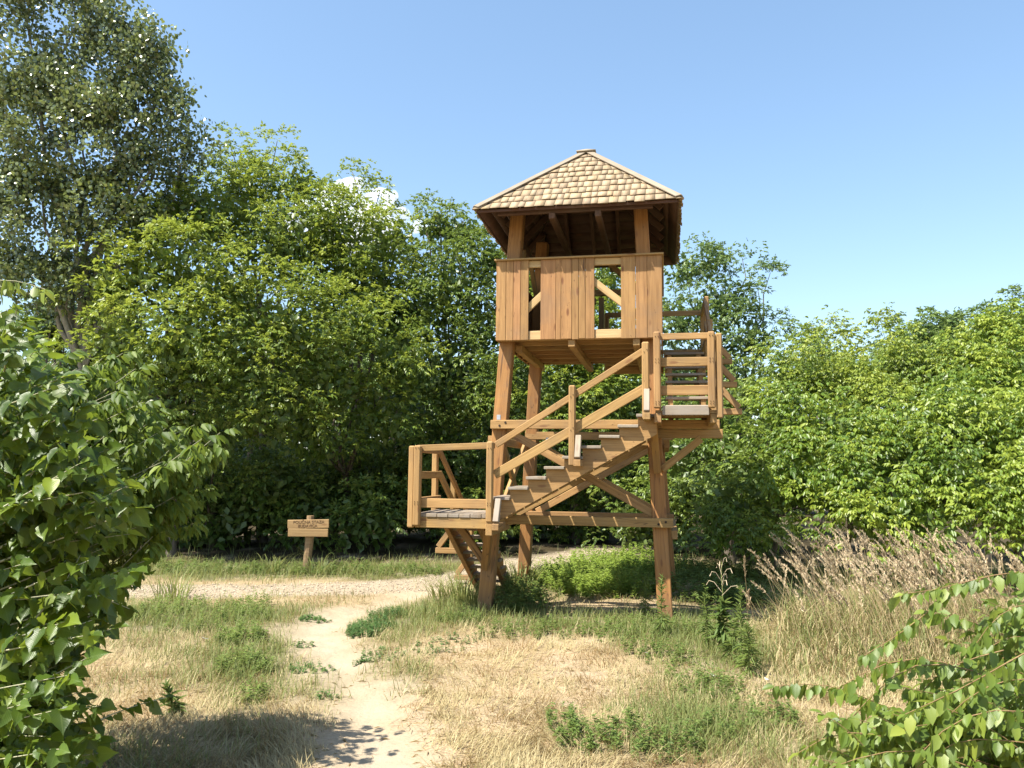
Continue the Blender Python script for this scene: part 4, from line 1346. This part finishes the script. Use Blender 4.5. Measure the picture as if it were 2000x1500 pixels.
sp = []
for px_, py_, r_, c_ in ((1110, 1150, .55, 90), (1160, 1160, .6, 110), (1220, 1160, .6, 110), (1130, 1128, .7, 120), (1200, 1125, .8, 150), (1260, 1128, .7, 110), (1180, 1108, .8, 110), (1250, 1105, .8, 100), (1080, 1140, .5, 60), (1300, 1120, .7, 70)):
    sp.append((*gp(px_, py_), r_, c_))
forbs("nettle_patch", "knee-high bright green weeds growing under the tower", sp, M_NETTLE, 5, leaf=.075, hgt=.42, per=30)
sp = [(*gp(px_, py_), r_, c_) for px_, py_, r_, c_ in ((1350, 1165, .6, 60), (1420, 1175, .6, 60), (1480, 1180, .6, 70), (1330, 1130, .7, 60), (1420, 1130, .9, 80), (1000, 1195, .3, 26), (1020, 1170, .35, 36), (1040, 1190, .25, 20))]
forbs("shade_weeds", "dark leafy weeds in the shade right of the tower leg", sp, M_WEED, 6, leaf=.10, hgt=.42, per=22)
sp = [(*gp(728, 1226), .30, 120), (*gp(712, 1240), .22, 70), (*gp(760, 1205), .25, 70)]
forbs("spurge_clump", "dense bluish-green low clump on the right bank of the sandy path", sp, M_SPURGE, 7, leaf=.035, hgt=.15, per=30)
sp = [(*gp(px_, py_), r_, c_) for px_, py_, r_, c_ in ((612, 1208, .22, 40), (590, 1258, .12, 10), (610, 1300, .22, 18), (640, 1352, .10, 8), (560, 1310, .2, 10), (750, 1280, .3, 22), (700, 1290, .12, 8), (860, 1262, .3, 20), (900, 1250, .25, 14), (830, 1275, .2, 10))]
forbs("path_weeds", "small low green weeds dotted over the sandy path edges", sp, M_SPURGE, 8, leaf=.038, hgt=.09, per=18, upright=.3)
sp = [(*gp(px_, py_), r_, c_) for px_, py_, r_, c_ in ((470, 1255, .30, 75), (480, 1310, .28, 75), (470, 1210, .4, 70), (420, 1195, .5, 40), (340, 1190, .5, 50), (380, 1230, .45, 16), (500, 1180, .3, 25), (300, 1210, .4, 40), (495, 1360, .15, 14))]
forbs("meadow_weeds", "grey-green bushy weeds left of the sandy path", sp, M_WEED, 9, leaf=.050, hgt=.24, per=26)
sp = [(*gp(px_, py_), r_, c_) for px_, py_, r_, c_ in ((1100, 1430, .2, 26), (1150, 1455, .25, 34), (1220, 1440, .25, 26), (1300, 1470, .3, 30), (1380, 1440, .3, 30), (1000, 1240, .4, 30), (1090, 1235, .45, 40), (1180, 1240, .45, 40), (1260, 1235, .5, 60), (1330, 1240, .4, 50), (1300, 1290, .3, 30), (1400, 1360, .35, 36), (1350, 1330, .3, 20), (1480, 1420, .35, 40), (1250, 1280, .3, 20), (900, 1215, .3, 30))]
forbs("low_weeds", "low green weeds scattered through the grass in front of the tower", sp, M_WEED, 10, leaf=.048, hgt=.22, per=24)
sp = [(at(px_, 1100, 15.3).x, 15.2, .40, 20) for px_ in range(320, 860, 42)]
forbs("verge_weeds", "green weeds on the verge between the gravel track and the wood", sp, M_WEED, 12, leaf=.075, hgt=.26, per=20)


# ---- tall broad-bladed grass tussocks
def tussock(label, x, y, n_, L, W, seed, mat=None, group=None, lean=(.05, .6), curl=.9):
    g = np.random.default_rng(seed)
    a = g.random(n_) * math.tau; q = .16 * np.sqrt(g.random(n_)) * (1 + n_ / 160)
    X_, Y_ = q * np.cos(a), q * np.sin(a)
    z = float(height(x, y))
    parts = []
    Ls = g.uniform(L * .45, L, n_)
    # three-segment arching blades
    az = a + g.normal(scale=.5, size=n_)
    h = np.stack([np.cos(az), np.sin(az), 0 * az], 1)
    side = np.stack([-np.sin(az), np.cos(az), 0 * az], 1)
    p0 = np.stack([X_, Y_, np.full(n_, -.02)], 1)
    le = g.uniform(*lean, n_)
    ring = []
    p = p0
    k_ = 5
    for i in range(k_ + 1):
        w = W * (1 - (i / k_) ** 1.6) * .5 + .0006
        ring.append((p - side * w, p + side * w))
        d_ = np.cos(le)[:, None] * UPV + np.sin(le)[:, None] * h
        p = p + d_ * (Ls / k_)[:, None]
        le = le + curl * g.uniform(.15, .55, n_) * (i + 1) / 2.2
    pts = np.stack([r for ab in ring for r in ab], 1)
    m_ = 2 * (k_ + 1)
    T0 = []
    for i in range(k_): T0 += [(2 * i, 2 * i + 1, 2 * i + 3), (2 * i, 2 * i + 3, 2 * i + 2)]
    tri = (np.array(T0)[None] + (np.arange(n_) * m_)[:, None, None]).reshape(-1, 3)
    o = link("grass_tussock", np_mesh("grass_tussock", pts.reshape(-1, 3), tri, mat or M_GRASS, {'v': np.repeat(np.clip(g.normal(.5, .2, n_), 0, 1), m_)}))
    o.location = (x, y, z)
    return tag(o, label, "grass tussock", group)


TG = 'tall green grass tussocks'
tussock("tall arching grass tussock left of the tower's front left leg", *gp(905, 1178), 150, .85, .014, 1, group=TG)
tussock("grass tussock between the gravel track and the tower's front left leg", *gp(868, 1168), 90, .62, .012, 2, group=TG)
tussock("leafy reed tuft hiding the foot of the tower's rear left leg", *gp(1018, 1150), 110, .80, .020, 3, group=TG)
tussock("arching grass tuft right at the foot of the sign post", sg.x + .28, sg.y - .25, 34, .85, .018, 4, group=TG)
tussock("arching grass tuft left of the sign post", sg.x - .62, sg.y - .1, 60, .62, .016, 5, group=TG)
tussock("grass tuft standing on the near edge of the track, far left", *gp(335, 1172), 60, .80, .016, 6, group=TG)

# ---- dry reed bed on the right
gR = np.random.default_rng(99)
n = 21000
X = gR.uniform(2.3, 6.4, n); Y = gR.uniform(7.0, 11.2, n)
pxs = X / Y * F_PX + 1000
edge_l = 1530 + (Y - 8) * -2
keep = (pxs > edge_l + gR.normal(scale=22, size=n)) & (vnoise(X, Y, .6, 71) > .15)
X, Y = X[keep], Y[keep]; n = len(X)
v = np.clip(gR.normal(.5, .2, n), 0, 1)
far_f = np.clip((Y - 7.0) / 2.6, .25, 1)
b1_ = blades(X, Y, height(X, Y), gR.uniform(.25, .75, n) * far_f, gR.uniform(.004, .008, n) * 1.5, gR.uniform(.15, 1.3, n), gR, v, .8)
tag(link("dry_reed_leaves", np_mesh("dry_reed_leaves", b1_[0], b1_[1], M_STRAW, {'v': b1_[2]})), "tangled straw-coloured leaves of the reed bed on the right", kind='stuff')
sel = gR.random(n) < .34
b3 = blades(X[sel], Y[sel], height(X[sel], Y[sel]), gR.uniform(.3, .8, sel.sum()) * far_f[sel], gR.uniform(.005, .009, sel.sum()) * 1.5, gR.uniform(.05, .6, sel.sum()), gR, v[sel], .7)
tag(link("green_reed_leaves", np_mesh("green_reed_leaves", b3[0], b3[1], M_GRASS, {'v': b3[2]})), "green leaves mixed into the dry reed bed", kind='stuff')
ns = 360
X = gR.uniform(2.5, 6.4, ns * 3); Y = gR.uniform(7.8, 11.0, ns * 3)
pxs = X / Y * F_PX + 1000
keep = (pxs > 1545 + gR.normal(scale=25, size=len(X))) & (vnoise(X, Y, .5, 72) > .25)
X, Y = X[keep][:ns], Y[keep][:ns]
stalks, plm = [], []
for x, y in zip(X, Y):
    Hh = gR.uniform(.75, 1.18) * (0.72 + .1 * (y - 7.8))
    Hh = min(Hh, 1.12)
    az = gR.normal(2.6, .9)
    ln = gR.uniform(.05, .65)
    z0 = float(height(x, y))
    b0 = np.array([x, y, z0]); b1v = b0 + np.array([math.cos(az) * ln * Hh, math.sin(az) * ln * Hh, Hh])
    pts = bend(b0, b1v, 0, 5); pts[:, :2] += (np.linspace(0, 1, 5) ** 2 * .06)[:, None] * np.array([math.cos(az), math.sin(az)])
    stalks.append((pts, np.linspace(.0032, .0018, 5)))
    m_ = 46
    ax = unit((pts[-1] - pts[-2])[None])[0]
    pl = gR.uniform(.16, .27)
    t_ = gR.random(m_)
    q = pts[-1] + ax * (t_ * pl - .05)[:, None] + np.array([math.cos(az), math.sin(az), -.4]) * (t_ ** 2 * pl * .25)[:, None]
    dd = unit(ax + gR.normal(scale=.32, size=(m_, 3)))
    plm.append(leaves(q, dd, rand_dirs(m_, gR), gR.uniform(.03, .055, m_) * (1.2 - t_ * .6), .012, 'diamond', np.clip(gR.normal(.5, .2, m_), 0, 1)))
v_, t_ = tubes(stalks, 3)
tag(link("reed_stalks", np_mesh("reed_stalks", v_, t_, M_STRAW, {'v': gR.random(len(v_)) * .3 + .3})), "thin dry stalks of the reed bed", kind='stuff')
V_, T_, A_ = join(plm)
tag(link("reed_plumes", np_mesh("reed_plumes", V_, T_, M_PLUME, {'v': A_})), "feathery brown seed plumes on top of the dry reeds", kind='stuff')
# two lone reddish reeds left of the bed
for px_, py_, pt, lb in ((1462, 1235, 1098, "lone tall reddish-brown reed left of the reed bed"), (1478, 1240, 1160, "shorter reddish reed leaning beside the lone tall one")):
    x, y = gp(px_, py_)
    Hh = (py_ - pt) * y / F_PX
    rt = empty("lone_reed", (x, y, float(height(x, y))))
    tag(rt, lb, "reed")
    pts = bend((0, 0, 0), (-.03 * (1 if pt < 1120 else 3), 0, Hh), 0, 6, .004)
    v_, t_ = tubes([(pts, np.linspace(.004, .002, 6))], 4)
    link("stalk", np_mesh("stalk", v_, t_, M_STRAW, {'v': np.full(len(v_), .1)}), rt)
    m_ = 60; tt = gR.random(m_)
    q = pts[-1] - np.array([0, 0, 1]) * (tt * .24)[:, None]
    V_, T_, A_ = leaves(q, UPV + gR.normal(scale=.22, size=(m_, 3)), rand_dirs(m_, gR), .05, .012, 'diamond', gR.random(m_) * .4)
    link("plume", np_mesh("plume", V_, T_, M_PLUME, {'v': A_}), rt)


# ---- narrow-leaved fleabane weeds
def fleabane(label, px, py, hpx, seed, seedhead=False):
    g = np.random.default_rng(seed)
    x, y = gp(px, py)
    Hh = hpx * y / F_PX
    rt = empty("fleabane_weed", (x, y, float(height(x, y))))
    tag(rt, label, "weed", "tall narrow-leaved weeds")
    pts = bend((0, 0, -.03), (g.normal(scale=.04), g.normal(scale=.04), Hh), 0, 7, .01, g)
    v_, t_ = tubes([(pts, np.linspace(.008, .004, 7))], 5)
    link("stem", np_mesh("stem", v_, t_, M_STEM, smooth=True), rt)
    m_ = 150
    tt = g.uniform(.12 if not seedhead else .05, 1.0 if not seedhead else .55, m_)
    q = np.stack([np.interp(tt * Hh, pts[:, 2], pts[:, i]) for i in range(3)], 1)
    az = np.arange(m_) * 2.4 + g.normal(scale=.2, size=m_)
    ele = .25 + 1.0 * np.clip((tt - .5) * 2, -.8, 1)
    d = np.stack([np.cos(az), np.sin(az), ele], 1) + g.normal(scale=.35, size=(m_, 3))
    Ls = (.15 if not seedhead else .17) * (1.1 - .70 * tt) * g.uniform(.45, 1.3, m_)
    V_, T_, A_ = leaves(q, d, UPV - .4 * d + g.normal(scale=.2, size=(m_, 3)), Ls, .014 if not seedhead else .05, 'lance', np.clip(g.normal(.4, .15, m_), 0, 1))
    link("leaves", np_mesh("leaves", V_, T_, M_WEED, {'v': A_}), rt)['kind'] = 'stuff'
    if seedhead:
        segs = []
        for i in range(9):
            z = Hh * (.62 + .04 * i); a = i * 2.4
            r_ = .17 * (1 - i * .08)
            segs.append((np.array([(0, 0, z), (math.cos(a) * r_ * .6, math.sin(a) * r_ * .6, z + .10), (math.cos(a) * r_, math.sin(a) * r_, z + .11), (math.cos(a) * r_ * 1.2, math.sin(a) * r_ * 1.2, z + .06)]), np.array([.0022, .0022, .0035, .005])))
        v_, t_ = tubes(segs, 4)
        link("seed_stalks", np_mesh("seed_stalks", v_, t_, M_PLUME, {'v': np.full(len(v_), .9)}), rt)
    return rt


fleabane("leafy weed topped by curling pale seed stalks right of the tower", 1412, 1275, 165, 1, True)
fleabane("thickest narrow-leaved weed between the seed-stalk weed and the lone reed", 1447, 1318, 155, 2)
fleabane("narrow-leaved weed in front of the seed-stalk weed", 1425, 1300, 110, 3)
fleabane("slender pale weed left of the seed-stalk weed", 1383, 1270, 100, 4)
fleabane("short narrow-leaved weed at the left edge of the reed bed", 1465, 1330, 100, 5)
fleabane("leafy weed in front of the tower's front right leg", 1290, 1255, 115, 6)
fleabane("bushy weed left of the tower's front right leg", 1262, 1210, 75, 7)
fleabane("small dark weed at the edge of the shaded grass, lower left", 345, 1395, 60, 8)

# stones of the gravel track
gS = np.random.default_rng(5)
X = gS.uniform(-9, 3.5, 60000); Y = gS.uniform(11.8, 19.5, 60000)
rmv = strip_mask(X, Y, ROAD, 0.35)
keep = (rmv > .45) & (np.abs(X) < Y * .68)
X, Y = X[keep][:9000], Y[keep][:9000]
n = len(X)
r_ = gS.uniform(.006, .016, n) * gS.choice([1, 1, 1, 1, 1.7], n)
octv = np.array([(1, 0, 0), (-1, 0, 0), (0, 1, 0), (0, -1, 0), (0, 0, 1), (0, 0, -1)], float)
octf = np.array([(0, 2, 4), (2, 1, 4), (1, 3, 4), (3, 0, 4), (2, 0, 5), (1, 2, 5), (3, 1, 5), (0, 3, 5)])
pts = octv[None] * r_[:, None, None] * gS.uniform(.6, 1.2, (n, 6, 1)) * np.array([1, 1, .6])
ang = gS.random(n) * math.tau
ca, sa = np.cos(ang), np.sin(ang)
pts = np.stack([pts[..., 0] * ca[:, None] - pts[..., 1] * sa[:, None], pts[..., 0] * sa[:, None] + pts[..., 1] * ca[:, None], pts[..., 2]], -1)
pts += np.stack([X, Y, height(X, Y) + r_ * .2], 1)[:, None]
M_STONE = leafmat("track_gravel", (.20, .16, .11), (.36, .29, .21), (.56, .48, .37), trans=0.0, rough=.85, spec=.2)
tag(link("track_gravel", np_mesh("track_gravel", pts.reshape(-1, 3), (octf[None] + (np.arange(n) * 6)[:, None, None]).reshape(-1, 3), M_STONE, {'v': np.repeat(gS.random(n), 6)})),
    "loose pale gravel of the track crossing behind the path", kind='stuff')


# ------------------------------------------------------------------ foreground shrubs with leaves one can pick out
LEAFMESH = {}


def leaf_obj_mesh(shape, L, W, mat, var):
    key = (shape, round(L, 3), round(W, 3), mat.name, var)
    if key not in LEAFMESH:
        V_, T_, A_ = leaves(np.zeros((1, 3)), np.array([[1., 0, 0]]), np.array([[0, 0, 1.]]), L, W, shape, np.array([.02 + .13 * var]))
        LEAFMESH[key] = np_mesh("leaf", V_, T_, mat, {'v': A_, 'lu': LAST_UV[0], 'lw': LAST_UV[1]}, smooth=True)
    return LEAFMESH[key]


def near_shrub(name, label, cat, base, stems, twigmat, leafmat_, shape, L, W, seed, picked=270, pairs=False, group=None, droop=.5, spacing=.05, start=.25, opposite=False, r0=.012):
    """stems: list of polylines (world points). Leaves sit along the outer part of each; the ones nearest the camera are objects"""
    g = np.random.default_rng(seed)
    root = empty(name, base)
    tag(root, label, cat, group)
    org = np.array(base)
    segs, Pl, Dl = [], [], []
    for pts in stems:
        pts = np.array(pts, float)
        d_ = np.linalg.norm(np.diff(pts, axis=0), axis=1); cum = np.r_[0, np.cumsum(d_)]
        tot = cum[-1]
        s = np.linspace(0, tot, max(6, int(tot / .12)))
        q = np.stack([np.interp(s, cum, pts[:, i]) for i in range(3)], 1)
        q[1:-1] = (q[:-2] + q[1:-1] * 2 + q[2:]) / 4
        segs.append((q - org, np.linspace(r0 * min(1, tot / 1.5), .0018, len(q))))
        k_ = 0
        pos = tot * start
        while pos < tot:
            p_ = np.array([np.interp(pos, s, q[:, i]) for i in range(3)])
            p2 = np.array([np.interp(min(pos + .03, tot), s, q[:, i]) for i in range(3)])
            tg = unit((p2 - p_ + 1e-6)[None])[0]
            sd = unit(np.cross(tg, UPV)[None])[0]
            for sgn in ((1, -1) if opposite else ((1,) if k_ % 2 else (-1,))):
                dd = tg * g.uniform(.3, .8) + sd * sgn * g.uniform(.5, 1) - UPV * droop * g.uniform(.4, 1.4) + g.normal(scale=.18, size=3)
                Pl.append(p_ + g.normal(scale=.008, size=3)); Dl.append(dd)
            k_ += 1
            pos += spacing * g.uniform(.7, 1.3)
        Pl.append(q[-1]); Dl.append(q[-1] - q[-2] - UPV * .02)
    v_, t_ = tubes(segs, 6)
    link("branches", np_mesh("branches", v_, t_, twigmat, smooth=True), root)
    Pl, Dl = np.array(Pl), unit(np.array(Dl))
    n = len(Pl)
    if pairs:                                                # ash-like leaves: expand to leaflets
        side = unit(np.cross(Dl, UPV + g.normal(scale=.1, size=(n, 3)))); up = np.cross(side, Dl)
        PP, DD, NN, LL = [], [], [], []
        sz = L * g.uniform(.8, 1.2, n)
        for t__, s_ in ((1.0, 0), (.5, 1), (.5, -1), (.85, 1), (.85, -1)):
            PP.append(Pl + Dl * (sz * t__ * 1.1)[:, None] - UPV * (sz * t__ ** 2 * .3)[:, None])
            DD.append(Dl * .6 + side * s_ * .6 - UPV * .75 + g.normal(scale=.15, size=(n, 3)))
            NN.append(up + side * s_ * .7 + g.normal(scale=.25, size=(n, 3)))
            LL.append(sz * g.uniform(.85, 1.1, n))
        Pl, Dl, Nl, Ls = np.concatenate(PP), unit(np.concatenate(DD)), np.concatenate(NN), np.concatenate(LL)
    else:
        Nl = UPV + g.normal(scale=.62, size=(n, 3)) - np.array([0, .35, 0]) - .3 * Dl
        Ls = L * g.uniform(.45, 1.25, n)
    n = len(Pl)
    # the leaves that show largest become objects of their own
    rel = Pl - np.array([0, 0, CAM_Z])
    pxx = rel[:, 0] / rel[:, 1] * F_PX + 1000
    pyy = HORIZON - rel[:, 2] / rel[:, 1] * F_PX
    inview = (pxx > -10) & (pxx < 2010) & (pyy < 1500)
    score = np.where(inview, Ls / np.linalg.norm(rel, axis=1), 0)
    order = np.argsort(-score)
    pick = order[:picked]; rest = order[picked:]
    for i in pick:
        x = Dl[i]; y = unit(np.cross(Nl[i], x)[None])[0]; z = np.cross(x, y)
        s = Ls[i] / L
        o = link("leaf", leaf_obj_mesh(shape, L, W, leafmat_, int(np.clip(g.normal(3.2, 2.1), 0, 7))), root)
        o.matrix_local = Matrix(((x[0] * s, y[0] * s, z[0] * s, Pl[i][0] - org[0]), (x[1] * s, y[1] * s, z[1] * s, Pl[i][1] - org[1]), (x[2] * s, y[2] * s, z[2] * s, Pl[i][2] - org[2]), (0, 0, 0, 1)))
    if len(rest):
        V_, T_, A_ = leaves(Pl[rest] - org, Dl[rest], Nl[rest], Ls[rest], Ls[rest] * W / L, shape, np.clip(g.normal(.42, .2, len(rest)), 0, 1))
        link("foliage", np_mesh("foliage", V_, T_, leafmat_, {'v': A_, 'lu': LAST_UV[0], 'lw': LAST_UV[1]}, smooth=True), root)['kind'] = 'stuff'
    return root


gB = np.random.default_rng(314)


def interp_outline(outline, y):
    return float(np.interp(y, [o_[0] for o_ in outline], [o_[1] for o_ in outline]))


# mulberry bush on the left, its right outline following the photo
outl = [(560, 40), (620, 60), (700, 120), (780, 190), (860, 230), (940, 270), (1000, 300), (1100, 300), (1150, 275), (1200, 245), (1290, 225), (1310, 150), (1360, 180), (1400, 240), (1500, 190)]
stems = []
for i in range(175):
    py_ = gB.uniform(600, 1560)
    lim = interp_outline(outl, min(py_, 1500))
    px_ = lim * (1 - abs(gB.normal(scale=.45))) - 10
    Y_ = gB.uniform(3.7, 5.3)
    tip = np.array(at(px_, py_, Y_))
    if tip[2] < .12: continue
    b0 = np.array([gB.uniform(-4.4, -3.4), gB.uniform(4.2, 5.4), max(0.05, tip[2] - gB.uniform(.5, 1.0))])
    m1 = (b0 + tip) / 2 + np.array([0, 0, gB.uniform(.02, .15)])
    stems.append([b0, m1, tip])
for a in (((-60, 1290), (60, 1230), (140, 1120), (165, 1070)), ((-80, 1500), (60, 1470), (150, 1432), (230, 1385), (325, 1362)), ((-50, 1330), (60, 1290), (130, 1255), (170, 1235)), ((-90, 1480), (-20, 1475), (30, 1462), (55, 1440)),
          ((-50, 1180), (60, 1170), (170, 1150), (255, 1190)), ((-60, 900), (20, 960), (90, 1010), (140, 1040)), ((-40, 700), (10, 640), (0, 610))):
    stems.append([np.array(at(px_, py_, 4.0 + .15 * k_)) for k_, (px_, py_) in enumerate(a)])
for i in range(6):
    stems.append([np.array([gB.uniform(-4.2, -3.6), gB.uniform(4.2, 5.2), 0]), np.array([gB.uniform(-4.3, -3.6), gB.uniform(4.2, 5.2), 1.4]), np.array([gB.uniform(-4.0, -3.3), gB.uniform(4.0, 5.2), 2.6])])
near_shrub("mulberry_bush", "big mulberry bush with broad glossy heart-shaped leaves at the lower left edge", "bush", (-3.9, 4.7, 0.0), stems, M_TWIG, M_MUL, 'heart', .098, .080, 21, picked=290, spacing=.034, start=.12, droop=.9)
# box elder sapling hanging in behind it
stems = []
tips = [(430, 845, 5.6), (415, 880, 5.6), (360, 900, 5.5), (390, 950, 5.7), (345, 930, 5.5), (250, 790, 5.4), (200, 700, 5.5), (265, 720, 5.5), (300, 800, 5.6), (180, 740, 5.4), (240, 690, 5.6), (330, 880, 5.3), (300, 850, 5.2),
        (150, 720, 5.3), (120, 700, 5.4), (280, 930, 5.2), (330, 1000, 5.6), (370, 1010, 5.8), (220, 840, 5.1), (380, 830, 5.7), (200, 900, 5.0), (340, 970, 5.3), (290, 1050, 5.5), (250, 1000, 5.2), (300, 990, 5.3)]
for px_, py_, Y_ in tips:
    tip = np.array(at(px_, py_, Y_))
    b0 = np.array(at(px_ - gB.uniform(190, 300), py_ + gB.uniform(120, 230), Y_ - gB.uniform(-.1, .3)))
    stems.append([b0, (b0 + tip) / 2 + np.array([0, 0, .03]), tip])
for i in range(26):
    py_ = gB.uniform(700, 1060)
    lim = float(np.interp(py_, [700, 780, 850, 900, 960, 1060], [215, 300, 420, 400, 375, 320]))
    px_ = lim * gB.uniform(.45, .98); Y_ = gB.uniform(5.1, 5.9)
    tip = np.array(at(px_, py_, Y_)); b0 = np.array(at(px_ - gB.uniform(150, 260), py_ + gB.uniform(80, 200), Y_))
    stems.append([b0, (b0 + tip) / 2 + np.array([0, 0, .03]), tip])
stems.append([np.array([-4.3, 5.6, 0]), np.array([-3.9, 5.6, 1.2]), np.array([-3.0, 5.5, 2.3])])
near_shrub("near_box_elder", "box elder sapling with drooping ash-like leaves and pale twigs above the mulberry bush", "sapling", (-4.3, 5.6, 0.0), stems, M_TWIG, M_BOXN, 'lance', .092, .042, 22, picked=280, pairs=True, spacing=.062, start=.2, opposite=True)
stems = [[np.array(at(-60, 560, 3.6)), np.array(at(-10, 545, 3.6)), np.array(at(40, 548, 3.6)), np.array(at(88, 565, 3.6))],
         [np.array(at(-80, 590, 3.7)), np.array(at(-20, 560, 3.7)), np.array(at(20, 560, 3.7))], [np.array([-3.4, 3.5, 0]), np.array([-3.2, 3.55, 1.6]), np.array(at(-60, 565, 3.6))]]
near_shrub("overhanging_branch", "thin branch with hanging pointed leaves poking in at the left edge above the bush", "branch", (-3.4, 3.5, 0.0), stems, M_TWIG, M_DOG, 'lance', .075, .036, 23, picked=60, spacing=.03, start=.45, droop=1.6, opposite=True)

# dogwood-like shrub in the lower right corner
arcs = [(((2060, 1112), (1920, 1122), (1864, 1144), (1822, 1156), (1765, 1160)), 4.3), (((1864, 1146), (1830, 1180), (1790, 1215), (1740, 1250), (1688, 1280)), 4.3),
        (((1950, 1330), (1850, 1293), (1800, 1281), (1750, 1284), (1690, 1310), (1635, 1345)), 4.5), (((1900, 1310), (1850, 1295), (1790, 1290), (1740, 1320), (1700, 1362), (1660, 1405)), 4.4),
        (((2060, 1245), (1990, 1280), (1940, 1310), (1880, 1345), (1820, 1372), (1768, 1395)), 4.1), (((1960, 1270), (1880, 1290), (1830, 1310), (1790, 1362), (1765, 1400)), 4.5),
        (((1760, 1400), (1660, 1345), (1600, 1335), (1555, 1333), (1512, 1340)), 4.9), (((1820, 1460), (1700, 1430), (1650, 1425), (1600, 1440), (1560, 1470)), 4.3),
        (((2060, 1180), (2000, 1175), (1960, 1190), (1930, 1220), (1905, 1260)), 4.6), (((2060, 1400), (1960, 1380), (1900, 1390), (1840, 1420), (1800, 1470)), 4.0),
        (((2060, 1330), (1980, 1320), (1900, 1350), (1850, 1400)), 4.2), (((1900, 1500), (1800, 1460), (1700, 1470), (1620, 1500)), 4.1), (((2050, 1250), (1980, 1240), (1940, 1260)), 4.7),
        (((1960, 1240), (1900, 1215), (1860, 1200), (1810, 1195)), 4.8), (((2000, 1450), (1900, 1440), (1850, 1450), (1790, 1500)), 4.0)]
stems = [[np.array(at(a, b, Y_)) for a, b in pl] for pl, Y_ in arcs]
for i in range(150):
    px_, py_ = gB.uniform(1600, 2050), gB.uniform(1340, 1540)
    if px_ < 1750 and py_ < 1395: continue
    Y_ = gB.uniform(4.1, 5.2)
    tip = np.array(at(px_, py_, Y_))
    if tip[2] < .1: tip[2] = .1 + gB.random() * .2
    b0 = tip + np.array([gB.uniform(.3, .8), gB.uniform(-.2, .3), -.1 - gB.random() * .3]); b0[2] = max(b0[2], .03)
    stems.append([b0, (b0 + tip) / 2 + np.array([0, 0, .06]), tip])
for px_, py_ in ((1950, 1180), (1980, 1230), (1960, 1290), (2000, 1200), (1990, 1320), (1930, 1300), (1985, 1150), (1960, 1215), (1900, 1260), (1870, 1330), (1990, 1265), (1940, 1340), (1975, 1360), (1830, 1340), (1890, 1230), (1800, 1330), (2000, 1130), (1995, 1175), (1970, 1165), (1930, 1175), (1960, 1250), (1915, 1195), (1850, 1250), (1990, 1210), (1900, 1300), (1940, 1270), (1995, 1300), (1860, 1365), (1780, 1345), (1700, 1375), (1660, 1350)):
    tip = np.array(at(px_, py_, gB.uniform(4.6, 5.4)))
    b0 = tip + np.array([.7, .1, -.3])
    stems.append([b0, (b0 + tip) / 2, tip])
stems.append([np.array([3.6, 4.8, 0]), np.array([3.3, 4.6, .5]), np.array(at(2060, 1245, 4.1))])
near_shrub("dogwood_shrub", "light green shrub with long arching twigs and hanging oval leaves in the lower right corner", "shrub", (3.6, 4.8, 0.0), stems, M_TWIGR, M_DOG, 'lance', .090, .054, 24, picked=290, spacing=.033, start=.08, droop=1.5, opposite=True, r0=.007)

# shade-casting treetop just out of frame to the left of the viewer

# dead stalks, straw and chips lying about on the sand and thin turf
gL = np.random.default_rng(808)
X, Y = visible_points(5200, 4.6, 13, gL)
pmk, rmk = masks(X, Y)
keep = gL.random(len(X)) < np.where(pmk > .7, .05, .6)
X, Y = X[keep], Y[keep]; n = len(X)
az = gL.random(n) * math.tau
P0 = np.stack([X, Y, height(X, Y) + .004], 1)
V_, T_, A_ = leaves(P0, np.stack([np.cos(az), np.sin(az), gL.normal(scale=.08, size=n)], 1), UPV + gL.normal(scale=.2, size=(n, 3)), gL.uniform(.015, .11, n), gL.uniform(.0025, .006, n), 'diamond', gL.random(n))
tag(link("plant_litter", np_mesh("plant_litter", V_, T_, M_STRAW, {'v': A_})), "dead stalks and straw scattered on the sand and thin turf", kind='stuff')
M_PAPER = plain("pale_paper", (0.55, 0.55, 0.53), 0.7)
for px_, py_, r__, lb in ((400, 1256, .035, "small white scrap in the dry grass left of the path"), (1262, 1285, .04, "curled white scrap in the grass in front of the tower"), (1395, 1332, .03, "small white scrap below the tall weeds"), (1500, 1345, .03, "small white scrap at the foot of the reed bed")):
    x, y = gp(px_, py_)
    g_ = np.random.default_rng(px_)
    vs = [(r__ * a_ * g_.uniform(.7, 1.3), r__ * .6 * b_ * g_.uniform(.7, 1.2), .012 + .014 * g_.random() * (1 + abs(a_))) for a_ in (-1, 0, 1) for b_ in (-1, 1)]
    vs += [(x_, y_, z_ - .002) for x_, y_, z_ in vs]
    fs = [(0, 2, 3, 1), (2, 4, 5, 3), (7, 9, 8, 6), (9, 11, 10, 8), (0, 1, 7, 6), (4, 10, 11, 5), (0, 6, 8, 2), (2, 8, 10, 4), (1, 3, 9, 7), (3, 5, 11, 9)]
    o = link("paper_scrap", np_mesh("paper_scrap", vs, fs, M_PAPER))
    o.location = (x, y, float(height(x, y)) + .02); o.rotation_euler = (0, 0, g_.random() * 3)
    tag(o, lb, "litter", "white scraps in the grass")
